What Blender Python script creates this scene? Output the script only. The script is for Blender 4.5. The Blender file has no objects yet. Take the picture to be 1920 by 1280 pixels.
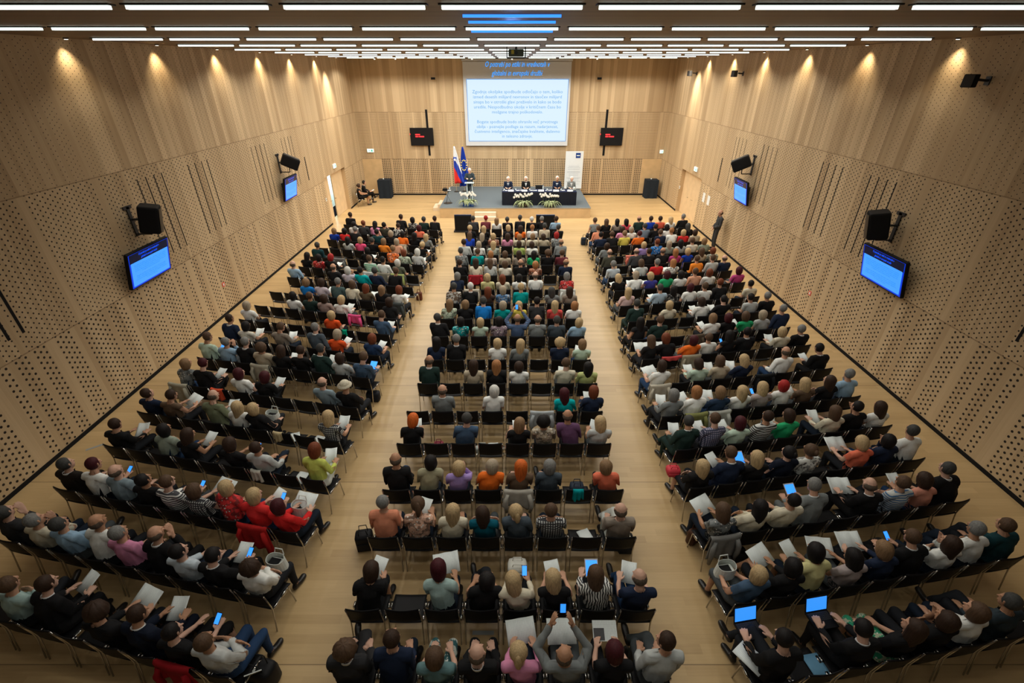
import bpy, bmesh, math, random
import numpy as np
from mathutils import Vector, Matrix, noise
R = math.radians
scn = bpy.context.scene
col = scn.collection

# ---------------------------------------------------------------- camera, world, exposure, lights
CAM_Z, PITCH, FOC = 7.2, R(30.1), 870.0
cam_data = bpy.data.cameras.new('camera'); cam_data.sensor_width = 36
cam_data.lens = FOC / 1920 * 36; cam_data.clip_start = .05; cam_data.clip_end = 200
cam = bpy.data.objects.new('camera', cam_data); col.objects.link(cam)
cam.location = (0, 0, CAM_Z); cam.rotation_euler = (R(90) - PITCH, 0, 0)
scn.camera = cam
vs = scn.view_settings
scn.display_settings.display_device = 'sRGB'
vs.view_transform = 'Standard'; vs.look = 'None'; vs.gamma = 1; vs.use_curve_mapping = False
vs.exposure = 0.12
scn.cycles.max_bounces = 5; scn.cycles.diffuse_bounces = 3; scn.cycles.glossy_bounces = 2
scn.cycles.use_denoising = True
world = bpy.data.worlds.new('world'); scn.world = world; world.use_nodes = True
world.node_tree.nodes['Background'].inputs[0].default_value = (.012, .014, .018, 1)
world.node_tree.nodes['Background'].inputs[1].default_value = 1

HALF_W, BACK_Y, REAR_Y = 9.8, 32.25, -1.0
LAMP_ROWS = [6.0 + 2.97 * k for k in range(9)]
REAR_ROWS = [.06, 3.03]          # the rows go on over the gallery the camera looks out of
def ceil_z(y): return 7.8 + .004 * y

def add_light(kind, name, loc, power, color, **kw):
    d = bpy.data.lights.new(name, kind); d.energy = power; d.color = color
    o = bpy.data.objects.new(name, d); col.objects.link(o); o.location = loc
    for k, v in kw.items():
        if k == 'rot': o.rotation_euler = v
        else: setattr(d, k, v)
    return o
# radiance of the tubes, row by row from the camera (the rearmost rows are dimmed)
TUBE_P = [60, 66, 74, 84, 94, 112, 132, 150, 150, 32, 42]
for k, y in enumerate(LAMP_ROWS + REAR_ROWS):
    for i in range(-5, 6):
        add_light('SPOT', 'tube_light', (i * 1.66, y, ceil_z(y) - .09), TUBE_P[k] * ((1, 1, .8, .45, .2, .1)[abs(i)] if k < 2 else (1, 1, 1, .85, .6, .45)[abs(i)] if k < 4 else 1 if k < 9 else (1, .9, .6, .25, .06, .03)[abs(i)]), (1, .95, .85), spot_size=R(150 if k > 3 and k < 9 else 132), spot_blend=.4, shadow_soft_size=.07)
WASH_P = [0, 0, 60, 100, 125, 140, 160, 180, 0]
for k, y in enumerate(LAMP_ROWS):
    for s in (-1, 1):
        if WASH_P[k]:
            add_light('SPOT', 'wall_washer', (s * (HALF_W - .17), y, ceil_z(y) - .05), WASH_P[k], (1, .80, .52),
                      spot_size=R(104), spot_blend=1, shadow_soft_size=.06, rot=(0, 0, 0))
for s in (-1, 1):
    add_light('SPOT', 'corner_washer', (s * (HALF_W - .55), 28.0, ceil_z(28) - .06), 820, (1, .86, .66), spot_size=R(64), spot_blend=1, shadow_soft_size=.08, rot=(0, R(-9) * s, 0))
for x in (-3, 0, 3):
    add_light('SPOT', 'stage_spot', (x, 23.2, ceil_z(23) - .15), 420, (1, .93, .84), spot_size=R(62), spot_blend=.8, shadow_soft_size=.15, rot=(R(38), 0, 0))
for s in (-1, 1):
    add_light('SPOT', 'front_spot', (s * 6.5, 27, ceil_z(27) - .15), 260, (1, .88, .72), spot_size=R(70), spot_blend=.9, shadow_soft_size=.15, rot=(R(8), 0, 0))
add_light('AREA', 'projection_glow', (.1, 31.9, 4.9), 45, (.6, .8, 1), shape='RECTANGLE', size=5.4, size_y=3.2, rot=(R(-90), 0, 0))
add_light('POINT', 'blue_spill_fill', (0, 8.2, 7.66), 5, (.15, .35, 1), shadow_soft_size=.1)  # added light without a fixture, tints the ceiling like projector spill

# ---------------------------------------------------------------- helpers
def unproj(x, y, z):
    """point of the place seen at pixel x, y that lies at height z"""
    u, v = x - 960, y - 640
    dy = FOC * math.cos(PITCH) - v * math.sin(PITCH); dz = -(FOC * math.sin(PITCH) + v * math.cos(PITCH))
    t = (z - CAM_Z) / dz
    return u * t, dy * t
def tag(o, label=None, cat=None, group=None, kind=None):
    if label: o['label'] = label
    if cat: o['category'] = cat
    if group: o['group'] = group
    if kind: o['kind'] = kind
    return o
def empty(name, loc, rz=0):
    o = bpy.data.objects.new(name, None); col.objects.link(o); o.location = loc; o.rotation_euler = (0, 0, rz); o.empty_display_size = .1
    return o
def link(name, me, parent=None, mat=None):
    o = bpy.data.objects.new(name, me); col.objects.link(o)
    if parent is not None: o.parent = parent
    if mat is not None:
        if not me.materials: me.materials.append(mat)
        if me.materials[0] != mat:
            o.material_slots[0].link = 'OBJECT'; o.material_slots[0].material = mat
    return o

class MB:
    """collects simple shapes into one mesh"""
    def __init__(s): s.bm = bmesh.new()
    def box(s, x0, x1, y0, y1, z0, z1, bev=0, M=None):
        r = bmesh.ops.create_cube(s.bm, size=1)['verts']
        for v in r: v.co = Vector(((x0 + x1) / 2 + v.co.x * (x1 - x0), (y0 + y1) / 2 + v.co.y * (y1 - y0), (z0 + z1) / 2 + v.co.z * (z1 - z0)))
        if bev: 
            es = list({e for v in r for e in v.link_edges})
            rr = bmesh.ops.bevel(s.bm, geom=es, offset=bev, segments=2, affect='EDGES', profile=.6)
            r = list({v for f in rr['faces'] for v in f.verts} | {v for v in r if v.is_valid})
        if M is not None:
            for v in r: v.co = M @ v.co
        return s
    def tube(s, pts, rad, seg=8, closed=False):
        pts = [Vector(p) for p in pts]; rs = rad if isinstance(rad, (list, tuple)) else [rad] * len(pts)
        rings = []; up = Vector((.13, .31, .94)).normalized()
        for i, p in enumerate(pts):
            if closed: d = pts[(i + 1) % len(pts)] - pts[i - 1]
            else: d = pts[min(i + 1, len(pts) - 1)] - pts[max(i - 1, 0)]
            d.normalize(); a = d.cross(up)
            if a.length < .1: a = d.cross(Vector((1, 0, 0)))
            a.normalize(); b = d.cross(a)
            rings.append([s.bm.verts.new(p + (a * math.cos(2 * math.pi * j / seg) + b * math.sin(2 * math.pi * j / seg)) * rs[i]) for j in range(seg)])
        n = len(rings)
        for i in range(n if closed else n - 1):
            A, B = rings[i], rings[(i + 1) % n]
            for j in range(seg): s.bm.faces.new((A[j], A[(j + 1) % seg], B[(j + 1) % seg], B[j]))
        if not closed:
            s.bm.faces.new(rings[0][::-1]); s.bm.faces.new(rings[-1])
        return s
    def ball(s, c, r, u=12, v=8):
        r = r if isinstance(r, (list, tuple)) else (r, r, r)
        vs_ = bmesh.ops.create_uvsphere(s.bm, u_segments=u, v_segments=v, radius=1)['verts']
        for w in vs_: w.co = Vector((c[0] + w.co.x * r[0], c[1] + w.co.y * r[1], c[2] + w.co.z * r[2]))
        return s
    def lathe(s, prof, c=(0, 0, 0), seg=16):
        rings = [[s.bm.verts.new((c[0] + r * math.cos(2 * math.pi * j / seg), c[1] + r * math.sin(2 * math.pi * j / seg), c[2] + z)) for j in range(seg)] for r, z in prof]
        for A, B in zip(rings, rings[1:]):
            for j in range(seg): s.bm.faces.new((A[j], A[(j + 1) % seg], B[(j + 1) % seg], B[j]))
        s.bm.faces.new(rings[0][::-1]); s.bm.faces.new(rings[-1])
        return s
    def grid(s, fn, nu, nv, thick=0):
        """surface fn(u, v); with thickness it becomes a closed sheet"""
        P = [[Vector(fn(i / nu, j / nv)) for j in range(nv + 1)] for i in range(nu + 1)]
        V = [[s.bm.verts.new(p) for p in r] for r in P]
        for i in range(nu):
            for j in range(nv): s.bm.faces.new((V[i][j], V[i + 1][j], V[i + 1][j + 1], V[i][j + 1]))
        if thick:
            W = []
            for i in range(nu + 1):
                row = []
                for j in range(nv + 1):
                    du = P[min(i + 1, nu)][j] - P[max(i - 1, 0)][j]; dv = P[i][min(j + 1, nv)] - P[i][max(j - 1, 0)]
                    n = du.cross(dv); n = n.normalized() if n.length > 1e-9 else Vector((0, 0, 1))
                    row.append(s.bm.verts.new(P[i][j] - n * thick))
                W.append(row)
            for i in range(nu):
                for j in range(nv): s.bm.faces.new((W[i][j], W[i][j + 1], W[i + 1][j + 1], W[i + 1][j]))
            for i in range(nu):
                s.bm.faces.new((V[i + 1][0], V[i][0], W[i][0], W[i + 1][0])); s.bm.faces.new((V[i][nv], V[i + 1][nv], W[i + 1][nv], W[i][nv]))
            for j in range(nv):
                s.bm.faces.new((V[0][j], V[0][j + 1], W[0][j + 1], W[0][j])); s.bm.faces.new((V[nu][j + 1], V[nu][j], W[nu][j], W[nu][j + 1]))
        return s
    def poly(s, pts): s.bm.faces.new([s.bm.verts.new(p) for p in pts]); return s
    def mesh(s, name, smooth=True):
        me = bpy.data.meshes.new(name); bmesh.ops.recalc_face_normals(s.bm, faces=s.bm.faces); s.bm.to_mesh(me); s.bm.free()
        if smooth:
            me.polygons.foreach_set('use_smooth', [True] * len(me.polygons))
        return me
    def build(s, name, mat, parent=None, smooth=False):
        me = s.mesh(name, smooth); me.materials.append(mat)
        o = bpy.data.objects.new(name, me); col.objects.link(o)
        if parent is not None: o.parent = parent
        return o

# ---------------------------------------------------------------- materials
class NT:
    def __init__(s, name):
        s.m = bpy.data.materials.new(name); s.m.use_nodes = True; s.t = s.m.node_tree; s.b = s.t.nodes['Principled BSDF']
        s.tc = s.t.nodes.new('ShaderNodeTexCoord')
    def new(s, ty, **kw):
        n = s.t.nodes.new(ty)
        for k, v in kw.items(): setattr(n, k, v)
        return n
    def put(s, sock, v):
        if hasattr(v, 'node') or isinstance(v, bpy.types.NodeSocket): s.t.links.new(v, sock)
        else: sock.default_value = v
    def math(s, op, a, b=0, c=None):
        n = s.new('ShaderNodeMath', operation=op); s.put(n.inputs[0], a); s.put(n.inputs[1], b)
        if c is not None: s.put(n.inputs[2], c)
        return n.outputs[0]
    def mix(s, f, a, b):
        n = s.new('ShaderNodeMix', data_type='RGBA'); s.put(n.inputs[0], f); s.put(n.inputs[6], a); s.put(n.inputs[7], b); return n.outputs[2]
    def noise(s, scale, vec=None, detail=3, mapping=None):
        n = s.new('ShaderNodeTexNoise'); n.inputs['Scale'].default_value = scale; n.inputs['Detail'].default_value = detail
        v = vec or s.tc.outputs['Object']
        if mapping:
            mp = s.new('ShaderNodeMapping'); s.t.links.new(v, mp.inputs[0]); mp.inputs['Scale'].default_value = mapping; v = mp.outputs[0]
        s.t.links.new(v, n.inputs['Vector']); return n.outputs['Fac']
    def white1(s, v):
        n = s.new('ShaderNodeTexWhiteNoise', noise_dimensions='1D'); s.put(n.inputs['W'], v); return n.outputs['Value']
MATS = {}
def mat(name, c, rough=.6, metal=0, emis=None, estr=1, var=.08, vscale=6):
    if name in MATS: return MATS[name]
    q = NT(name)
    if var and emis is None:
        f = q.noise(vscale)
        q.put(q.b.inputs['Base Color'], q.mix(f, tuple(max(0, x * (1 - var * 2)) for x in c) + (1,), tuple(min(1, x * (1 + var * 2)) for x in c) + (1,)))
    else: q.b.inputs['Base Color'].default_value = (*c, 1)
    q.b.inputs['Roughness'].default_value = rough; q.b.inputs['Metallic'].default_value = metal
    if emis is None: q.b.inputs['Specular IOR Level'].default_value = .5 if metal or rough < .45 else .18
    if emis: q.b.inputs['Emission Color'].default_value = (*emis, 1); q.b.inputs['Emission Strength'].default_value = estr
    MATS[name] = q.m; return q.m
def patterned(name, kind, c1, c2, c3=None):
    if name in MATS: return MATS[name]
    q = NT(name); tc = q.tc.outputs['Object']; c1, c2 = (*c1, 1), (*c2, 1)
    if kind == 'floral':
        v = q.new('ShaderNodeTexVoronoi'); v.inputs['Scale'].default_value = 22; q.t.links.new(tc, v.inputs['Vector'])
        n = q.noise(14); f = q.math('GREATER_THAN', n, .52)
        a = q.mix(f, c1, c2); g = q.math('LESS_THAN', v.outputs['Distance'], .3)
        h = q.math('GREATER_THAN', q.noise(5), .5)
        out = q.mix(q.math('MULTIPLY', g, h), a, (*(c3 or (.8, .8, .75)), 1))
    elif kind == 'striped':
        sp = q.new('ShaderNodeSeparateXYZ'); q.t.links.new(tc, sp.inputs[0])
        out = q.mix(q.math('GREATER_THAN', q.math('FRACT', q.math('MULTIPLY', q.math('ADD', sp.outputs[2], q.math('MULTIPLY', q.noise(3), .05)), 22)), .5), c1, c2)
    elif kind == 'checked':
        sp = q.new('ShaderNodeSeparateXYZ'); q.t.links.new(tc, sp.inputs[0])
        a = q.math('GREATER_THAN', q.math('FRACT', q.math('MULTIPLY', sp.outputs[2], 26)), .55)
        b = q.math('GREATER_THAN', q.math('FRACT', q.math('MULTIPLY', sp.outputs[0], 26)), .55)
        out = q.mix(q.math('MAXIMUM', a, b), c1, c2)
    else:   # zebra
        w = q.new('ShaderNodeTexWave'); w.inputs['Scale'].default_value = 9; w.inputs['Distortion'].default_value = 6; w.inputs['Detail'].default_value = 1
        q.t.links.new(tc, w.inputs['Vector']); out = q.mix(q.math('GREATER_THAN', w.outputs['Fac'], .5), c1, c2)
    q.put(q.b.inputs['Base Color'], out); q.b.inputs['Roughness'].default_value = .8
    MATS[name] = q.m; return q.m

def wall_mat(name, axis, top_holes=True):
    """oak acoustic panels: three bands of drilled boards, hole pitch and size shrink upwards"""
    q = NT(name); sp = q.new('ShaderNodeSeparateXYZ'); q.t.links.new(q.tc.outputs['Object'], sp.inputs[0])
    u, z = sp.outputs[axis], sp.outputs[2]; M = q.math
    def holes(p, r, dense, sq=False):
        c = M('FLOOR', M('DIVIDE', u, p)); fu = M('SUBTRACT', M('FRACT', M('DIVIDE', u, p)), .5)
        st = M('MULTIPLY', M('MODULO', M('ABSOLUTE', c), 2), .5 if not sq else 0)
        fz = M('SUBTRACT', M('FRACT', M('ADD', M('DIVIDE', z, p * (1.25 if not sq else 1)), st)), .5)
        fz = M('MULTIPLY', fz, 1.25 if not sq else 1)
        d = M('SQRT', M('ADD', M('MULTIPLY', fu, fu), M('MULTIPLY', fz, fz))); h = M('LESS_THAN', d, r / p)
        n1 = q.new('ShaderNodeTexNoise', noise_dimensions='1D'); n1.inputs['Scale'].default_value = .33; n1.inputs['Detail'].default_value = 0; q.put(n1.inputs['W'], c)
        m = M('MAXIMUM', M('GREATER_THAN', n1.outputs['Fac'], dense), M('GREATER_THAN', q.white1(c), .86))
        return M('MULTIPLY', h, m)
    lowz, midz = M('LESS_THAN', z, 2.3), M('LESS_THAN', z, 5.06)
    sq = axis == 0
    A = holes(.105, .026, .44, sq) if not sq else holes(.117, .034, .33, True)
    B = holes(.092, .018, .30, sq); Cc = holes(.085, .010, .42, sq) if top_holes else 0.0
    A = M('MULTIPLY', A, M('GREATER_THAN', z, .1))
    mid = M('MULTIPLY', midz, M('SUBTRACT', 1, lowz)); top = M('SUBTRACT', 1, midz)
    h = M('ADD', M('ADD', M('MULTIPLY', A, lowz), M('MULTIPLY', B, mid)), M('MULTIPLY', Cc, top))
    band = M('ADD', M('ADD', lowz, M('MULTIPLY', mid, 2)), M('MULTIPLY', top, 3))
    w1 = q.white1(M('ADD', M('FLOOR', M('DIVIDE', u, .315)), M('MULTIPLY', band, 57.3)))
    w2 = q.white1(M('ADD', M('FLOOR', M('DIVIDE', u, .105)), M('MULTIPLY', band, 17.7)))
    mp = q.noise(1.0, mapping=(40, 40, 1.2), detail=4)
    f = M('ADD', M('ADD', M('MULTIPLY', w1, .5), M('MULTIPLY', w2, .3)), M('MULTIPLY', mp, .35))
    w3 = q.white1(M('ADD', M('FLOOR', M('DIVIDE', u, .21)), 31.7)); f = M('ADD', f, M('MULTIPLY', top, M('SUBTRACT', M('MULTIPLY', M('GREATER_THAN', w3, .78), .5), .12)))
    base = q.mix(f, (.40, .275, .15, 1), (.64, .48, .29, 1))
    for zz in (2.3, 5.06):   # joints between the bands
        base = q.mix(M('MULTIPLY', M('LESS_THAN', M('ABSOLUTE', M('SUBTRACT', z, zz)), .012), .6), base, (.2, .12, .06, 1))
    q.put(q.b.inputs['Base Color'], q.mix(h, base, (.02, .014, .01, 1)))
    q.b.inputs['Roughness'].default_value = .62; q.b.inputs['Specular IOR Level'].default_value = .3
    MATS[name] = q.m; return q.m
def floor_mat():
    q = NT('oak_floor'); sp = q.new('ShaderNodeSeparateXYZ'); q.t.links.new(q.tc.outputs['Object'], sp.inputs[0]); M = q.math
    row = M('FLOOR', M('DIVIDE', sp.outputs[1], .14))
    plank = M('FLOOR', M('ADD', M('DIVIDE', sp.outputs[0], 1.9), M('MULTIPLY', q.white1(row), 7)))
    w = q.white1(M('ADD', M('MULTIPLY', row, 13.1), plank)); g = q.noise(1, mapping=(1.5, 30, 1), detail=5)
    big = q.white1(M('FLOOR', M('DIVIDE', sp.outputs[1], .42)))
    f = M('ADD', M('ADD', M('MULTIPLY', w, .35), M('MULTIPLY', g, .45)), M('MULTIPLY', big, .2))
    base = q.mix(f, (.42, .275, .125, 1), (.66, .47, .235, 1))
    line = M('LESS_THAN', M('FRACT', M('DIVIDE', sp.outputs[1], 3.36)), .004)
    q.put(q.b.inputs['Base Color'], q.mix(M('MULTIPLY', line, .7), base, (.12, .07, .03, 1)))
    q.b.inputs['Roughness'].default_value = .36; q.b.inputs['Specular IOR Level'].default_value = .45
    MATS['floor'] = q.m; return q.m
def ceil_mat():
    q = NT('ceiling_slats'); sp = q.new('ShaderNodeSeparateXYZ'); q.t.links.new(q.tc.outputs['Object'], sp.inputs[0]); M = q.math
    s1 = M('LESS_THAN', M('FRACT', M('DIVIDE', sp.outputs[1], .12)), .35)
    w = q.white1(M('FLOOR', M('DIVIDE', sp.outputs[1], .12)))
    base = q.mix(w, (.21, .135, .075, 1), (.31, .20, .115, 1))
    q.put(q.b.inputs['Base Color'], q.mix(s1, base, (.07, .045, .03, 1))); q.b.inputs['Roughness'].default_value = .6
    return q.m

blk = mat('black_shell', (.006, .006, .007), .6)
blk.node_tree.nodes['Principled BSDF'].inputs['Specular IOR Level'].default_value = .25
chrome = mat('chrome_tube', (.62, .60, .56), .22, 1, var=0)
dark_metal = mat('dark_metal', (.03, .03, .032), .45, .3)
darkm = mat('matt_black', (.008, .008, .009), .7)
woodm = mat('oak_veneer', (.64, .45, .24), .5, vscale=3)
whitem = mat('white_paper', (.80, .84, .84), .6, var=.02)
skin = mat('skin', (.55, .31, .205), .5, var=.1, vscale=9)
shoem = mat('shoe_leather', (.015, .013, .012), .35)

# ---------------------------------------------------------------- setting
ws, wb, cm = wall_mat('side_wall_oak', 1), wall_mat('back_wall_oak', 0, False), ceil_mat()
def struct(name, mb, m): return tag(mb.build(name, m), kind='structure')
T = .4
struct('floor', MB().box(-HALF_W - T, HALF_W + T, REAR_Y - T, BACK_Y + T, -.2, 0), floor_mat())
mb = MB(); z0, z1 = ceil_z(REAR_Y - T), ceil_z(BACK_Y + T)
c = [(-HALF_W - T, REAR_Y - T, z0), (HALF_W + T, REAR_Y - T, z0), (HALF_W + T, BACK_Y + T, z1), (-HALF_W - T, BACK_Y + T, z1)]
mb.poly(c); mb.poly([(x, y, z + .2) for x, y, z in c])
for i in range(4): a, b = c[i], c[(i + 1) % 4]; mb.poly([a, b, (b[0], b[1], b[2] + .2), (a[0], a[1], a[2] + .2)])
struct('ceiling', mb, cm)
D0, D1, DH, DR = 25.2, 28.55, 2.42, .2      # double doors, set into shallow recesses of the side walls
for side, s in (('left', -1), ('right', 1)):
    d0, d1 = (D0, D1) if s < 0 else (D0 - .3, D1 - .5)
    a, b = (s * HALF_W, s * (HALF_W + T)) if s > 0 else (s * (HALF_W + T), s * HALF_W)
    mb = MB().box(a, b, REAR_Y - T, d0, 0, 8.2).box(a, b, d1, BACK_Y + T, 0, 8.2).box(a, b, d0, d1, DH, 8.2)
    a2, b2 = (s * (HALF_W + DR + .05), s * (HALF_W + T)) if s > 0 else (s * (HALF_W + T), s * (HALF_W + DR + .05))
    struct('wall_' + side, mb, ws)
    m = (d0 + d1) / 2 if s > 0 else 26.32
    for n, (q0, q1) in enumerate(((d0, m - (.09 if s < 0 else .004)), (m + (.45 if s < 0 else .004), d1))):
        mb = MB().box(min(s * (HALF_W + .22), s * (HALF_W + .27)), max(s * (HALF_W + .22), s * (HALF_W + .27)), q0, q1, .01, DH - .01)
        d = struct('door_%d' % (n + 1 + (0 if s < 0 else 2)), mb, mat('door_oak', (.74, .55, .33), .45, vscale=3))
        hb = MB().tube([(s * (HALF_W + .22), m + (-.25 if n == 0 else .5), 1.05), (s * (HALF_W + .16), m + (-.25 if n == 0 else .5), 1.05), (s * (HALF_W + .16), m + (-.13 if n == 0 else .38), 1.05)], .012)
        hb.build('door_handle', chrome, d)
    bb = MB()
    for q0, q1 in ((REAR_Y, d0), (d1, BACK_Y)): bb.box(min(s * HALF_W, s * (HALF_W - .015)), max(s * HALF_W, s * (HALF_W - .015)), q0, q1, 0, .09)
    struct('baseboard_' + side, bb, darkm)
struct('wall_back', MB().box(-HALF_W, HALF_W, BACK_Y, BACK_Y + T, 0, 8.2), wb)
struct('wall_rear', MB().box(-HALF_W, HALF_W, REAR_Y - T, REAR_Y, 0, 8.2), mat('rear_wall_dark', (.10, .08, .06), .8))
struct('baseboard_back', MB().box(-HALF_W, HALF_W, BACK_Y - .015, BACK_Y, 0, .1), darkm)
# corridor wall behind the door that stands ajar, lit by daylight
struct('wall_corridor', MB().box(-HALF_W - 1.4, -HALF_W - 1.3, 25.2, 33, -.02, 3.2), mat('corridor_white', (.8, .85, .85), .8, var=.01))
add_light('AREA', 'corridor_light', (-HALF_W - .5, 29.5, 2.6), 160, (.70, .95, 1), shape='RECTANGLE', size=.2, size_y=4, rot=(0, R(40), 0))

# plain oak door surrounds and vertical slots of the panelling (dark gaps set on the wall face)
def slot(x0, x1, y0, y1, z0, z1, wide, label_, group):
    pass
slot_sets = {'near the camera': ([7.84, 8.15], .06), 'beside the nearer monitor': ([12.6, 12.93, 13.25, 13.57], .034),
             'in the middle of the wall': ([14.8, 15.15, 15.5, 15.8], .034), 'before the far monitor': ([18.7, 19.05, 19.4, 19.75], .03), 'behind the far monitor': ([21.3, 21.65, 22.0, 22.3], .03)}
n = 0
for s in (-1, 1):
    for k, (ys, w) in slot_sets.items():
        for y in ys:
            n += 1; y -= .35 if s > 0 else 0
            x = s * HALF_W
            struct('trim_%d' % n, MB().box(min(x, x - s * .004), max(x, x - s * .004), y - w / 2, y + w / 2, 2.68, 4.78), darkm)
    n += 1; y = 23.3 - (.35 if s > 0 else 0)
    struct('trim_%d' % n, MB().box(min(s * HALF_W, s * (HALF_W - .006)), max(s * HALF_W, s * (HALF_W - .006)), y - .04, y + .04, 2.7, 3.75), darkm)
for x0 in (-5.36, 5.95):      # tall black slots of the stage wall
    n += 1
    struct('trim_%d' % n, MB().box(x0 - .07, x0 + .07, BACK_Y - .006, BACK_Y, 2.5, 5.2), darkm)
for s in (-1, 1):             # plain panels at both ends of the perforated band
    n += 1
    struct('trim_%d' % n, MB().box(min(s * 8.55, s * HALF_W), max(s * 8.55, s * HALF_W), BACK_Y - .005, BACK_Y, .1, 2.3), woodm)

# ---------------------------------------------------------------- ceiling lights
tube_m = mat('lit_tube', (.8, .8, .8), .5, emis=(.86, 1, .93), estr=2.4)
rim_m = mat('lamp_housing', (.05, .04, .035), .5)
ORD = ['first', 'second', 'third', 'fourth', 'fifth', 'sixth', 'seventh', 'eighth', 'ninth', 'tenth', 'eleventh', 'twelfth', 'thirteenth', 'fourteenth', 'fifteenth', 'sixteenth', 'seventeenth', 'eighteenth']
hm = MB().box(-.77, .77, -.06, .06, -.012, .005).mesh('housing', False); hm.materials.append(rim_m)
dm = MB().box(-.74, .74, -.025, .025, -.046, -.013).mesh('tube', False); dm.materials.append(tube_m)
for k, y in enumerate(LAMP_ROWS):
    for i in range(-5, 6):
        if abs(i * 1.66) < 1.0 and 4 <= k <= 4: pass
        e = empty('ceiling_light', (i * 1.66, y, ceil_z(y) - .003))
        tag(e, 'white linear ceiling light in the %s crosswise row of lights' % ('row nearest the stage' if k == 8 else ORD[k]) if k < 8 else 'white linear ceiling light in the row nearest the stage wall', 'light', 'linear ceiling lights of row %s' % ORD[k])
        link('housing', hm, e); link('tube', dm, e)
for y in REAR_ROWS:
    for i in range(-5, 6):
        e = empty('ceiling_light', (i * 1.66, y, ceil_z(y) - .003)); tag(e, 'white linear ceiling light over the gallery, outside the picture', 'light', 'linear ceiling lights over the gallery')
        link('housing', hm, e); link('tube', dm, e)
spot_m = mat('lit_spot', (1, 1, 1), .5, emis=(1, .9, .7), estr=5)
for k, y in enumerate(LAMP_ROWS):
    if k < 2: continue
    for s in (-1, 1):
        e = empty('wall_washer', (s * (HALF_W - .17), y, ceil_z(y)))
        tag(e, 'small recessed spotlight over the %s, at %s row of lights' % ('open-door wall' if s < 0 else 'wall with paper notices', ORD[k]), 'spotlight')
        MB().lathe([(.05, 0), (.055, -.012), (.04, -.03)]).build('rim', rim_m, e); MB().lathe([(.036, -.028), (.036, -.034)]).build('bulb', spot_m, e)
bluem = mat('blue_spill_glow', (.1, .3, 1), .5, emis=(.03, .22, 1), estr=1.6)  # glowing bars stand in for blue projector spill on the slats, no lamps there
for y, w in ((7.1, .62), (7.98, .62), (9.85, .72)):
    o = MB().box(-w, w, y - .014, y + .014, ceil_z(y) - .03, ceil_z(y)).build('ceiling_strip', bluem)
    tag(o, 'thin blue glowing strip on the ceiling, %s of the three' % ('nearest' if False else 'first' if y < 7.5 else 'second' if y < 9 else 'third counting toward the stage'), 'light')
# row of small bright spots before the stage
for x in (-7.9, -6.7, -2.3, .0, 2.1, 4.9):
    e = empty('ceiling_spot', (x, 31.2, ceil_z(31.2)))
    tag(e, 'small bright spot in the ceiling above the stage wall', 'spotlight', 'ceiling spots above the stage wall')
    MB().lathe([(.07, 0), (.075, -.02), (.05, -.05)]).build('rim', rim_m, e); MB().ball((0, 0, -.05), .04).build('bulb', spot_m, e)

# ---------------------------------------------------------------- writing
def text_mesh(lines, size, gap=1.25, shear=0):
    me_all = None
    cu = bpy.data.curves.new('writing', 'FONT'); cu.body = '\n'.join(lines); cu.size = size; cu.align_x = 'CENTER'; cu.space_line = gap; cu.shear = shear
    cu.resolution_u = 2; cu.extrude = 0
    o = bpy.data.objects.new('writing', cu); col.objects.link(o)
    dg = bpy.context.evaluated_depsgraph_get(); me = bpy.data.meshes.new_from_object(o.evaluated_get(dg))
    bpy.data.objects.remove(o); bpy.data.curves.remove(cu)
    n_ = len(me.vertices); co = np.empty(n_ * 3, 'f'); me.vertices.foreach_get('co', co); co = co.reshape(-1, 3)
    me.materials.clear()
    return me, co[:, 0].min(), co[:, 0].max(), co[:, 1].min(), co[:, 1].max()
TITLE = ['O potrebi po etiki in vrednotah v', 'globalni in evropski družbi']
BODY = ['Zgodnje okoljske spodbude odločajo o tem, koliko', 'izmed desetih milijard nevronov in tisočev milijard', 'sinaps bo v otroški glavi preživelo in kako se bodo',
        'uredile. Nespodbudno okolje v kritičnem času bo', 'možgane trajno poškodovalo.', '', 'Bogate spodbude bodo ohranile več prvotnega', 'obilja - poznejše podlage za razum, nadarjenost,',
        'čustveno inteligenco, značajske kvalitete, duševno', 'in telesno zdravje.']
title_me, *tb = text_mesh(TITLE, 1, 1.15, .35); body_me, *bbx = text_mesh(BODY, 1, 1.12)
def put_text(me, b, parent, name, m, cx, cz, w, y=0, hmax=None):
    """centre the writing at x, z of its parent, facing -Y"""
    s_ = w / (b[1] - b[0]); sz = s_ if hmax is None else hmax / (b[3] - b[2])
    o = link(name, me, parent, m)
    o.rotation_euler = (R(90), 0, 0); o.scale = (s_, sz, s_)
    o.location = (cx - (b[0] + b[1]) / 2 * s_, y, cz - (b[2] + b[3]) / 2 * sz); return o

# ---------------------------------------------------------------- projection screen
W = lambda px, v_: (px - 960) * BACK_Y / (FOC * math.cos(PITCH) - (v_ - 640) * math.sin(PITCH))
def Zb(py, Y=BACK_Y):
    v = py - 640; return CAM_Z - (FOC * math.sin(PITCH) + v * math.cos(PITCH)) * Y / (FOC * math.cos(PITCH) - v * math.sin(PITCH))
scr = empty('projection_screen', (0, BACK_Y - .12, 0)); tag(scr, 'large white projection screen with slide text hanging over the stage', 'screen')
SY = BACK_Y - .12
zs0, zs1 = Zb(273, SY), 7.75
MB().box(-2.95, 3.55, -.01, .01, zs0, zs1).build('screen_fabric', mat('screen_fabric', (.62, .64, .66), .8, var=.01), scr)
zi0, zi1 = Zb(264, SY), Zb(149, SY); xi0, xi1 = W(878, 210), W(1062, 210)
MB().box(xi0 - .03, xi1 + .03, -.014, -.011, zi0 - .03, zi1 + .03).build('slide_border', mat('slide_border', (.01, .02, .04), .9, emis=(.10, .36, .85), estr=.8), scr)
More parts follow.
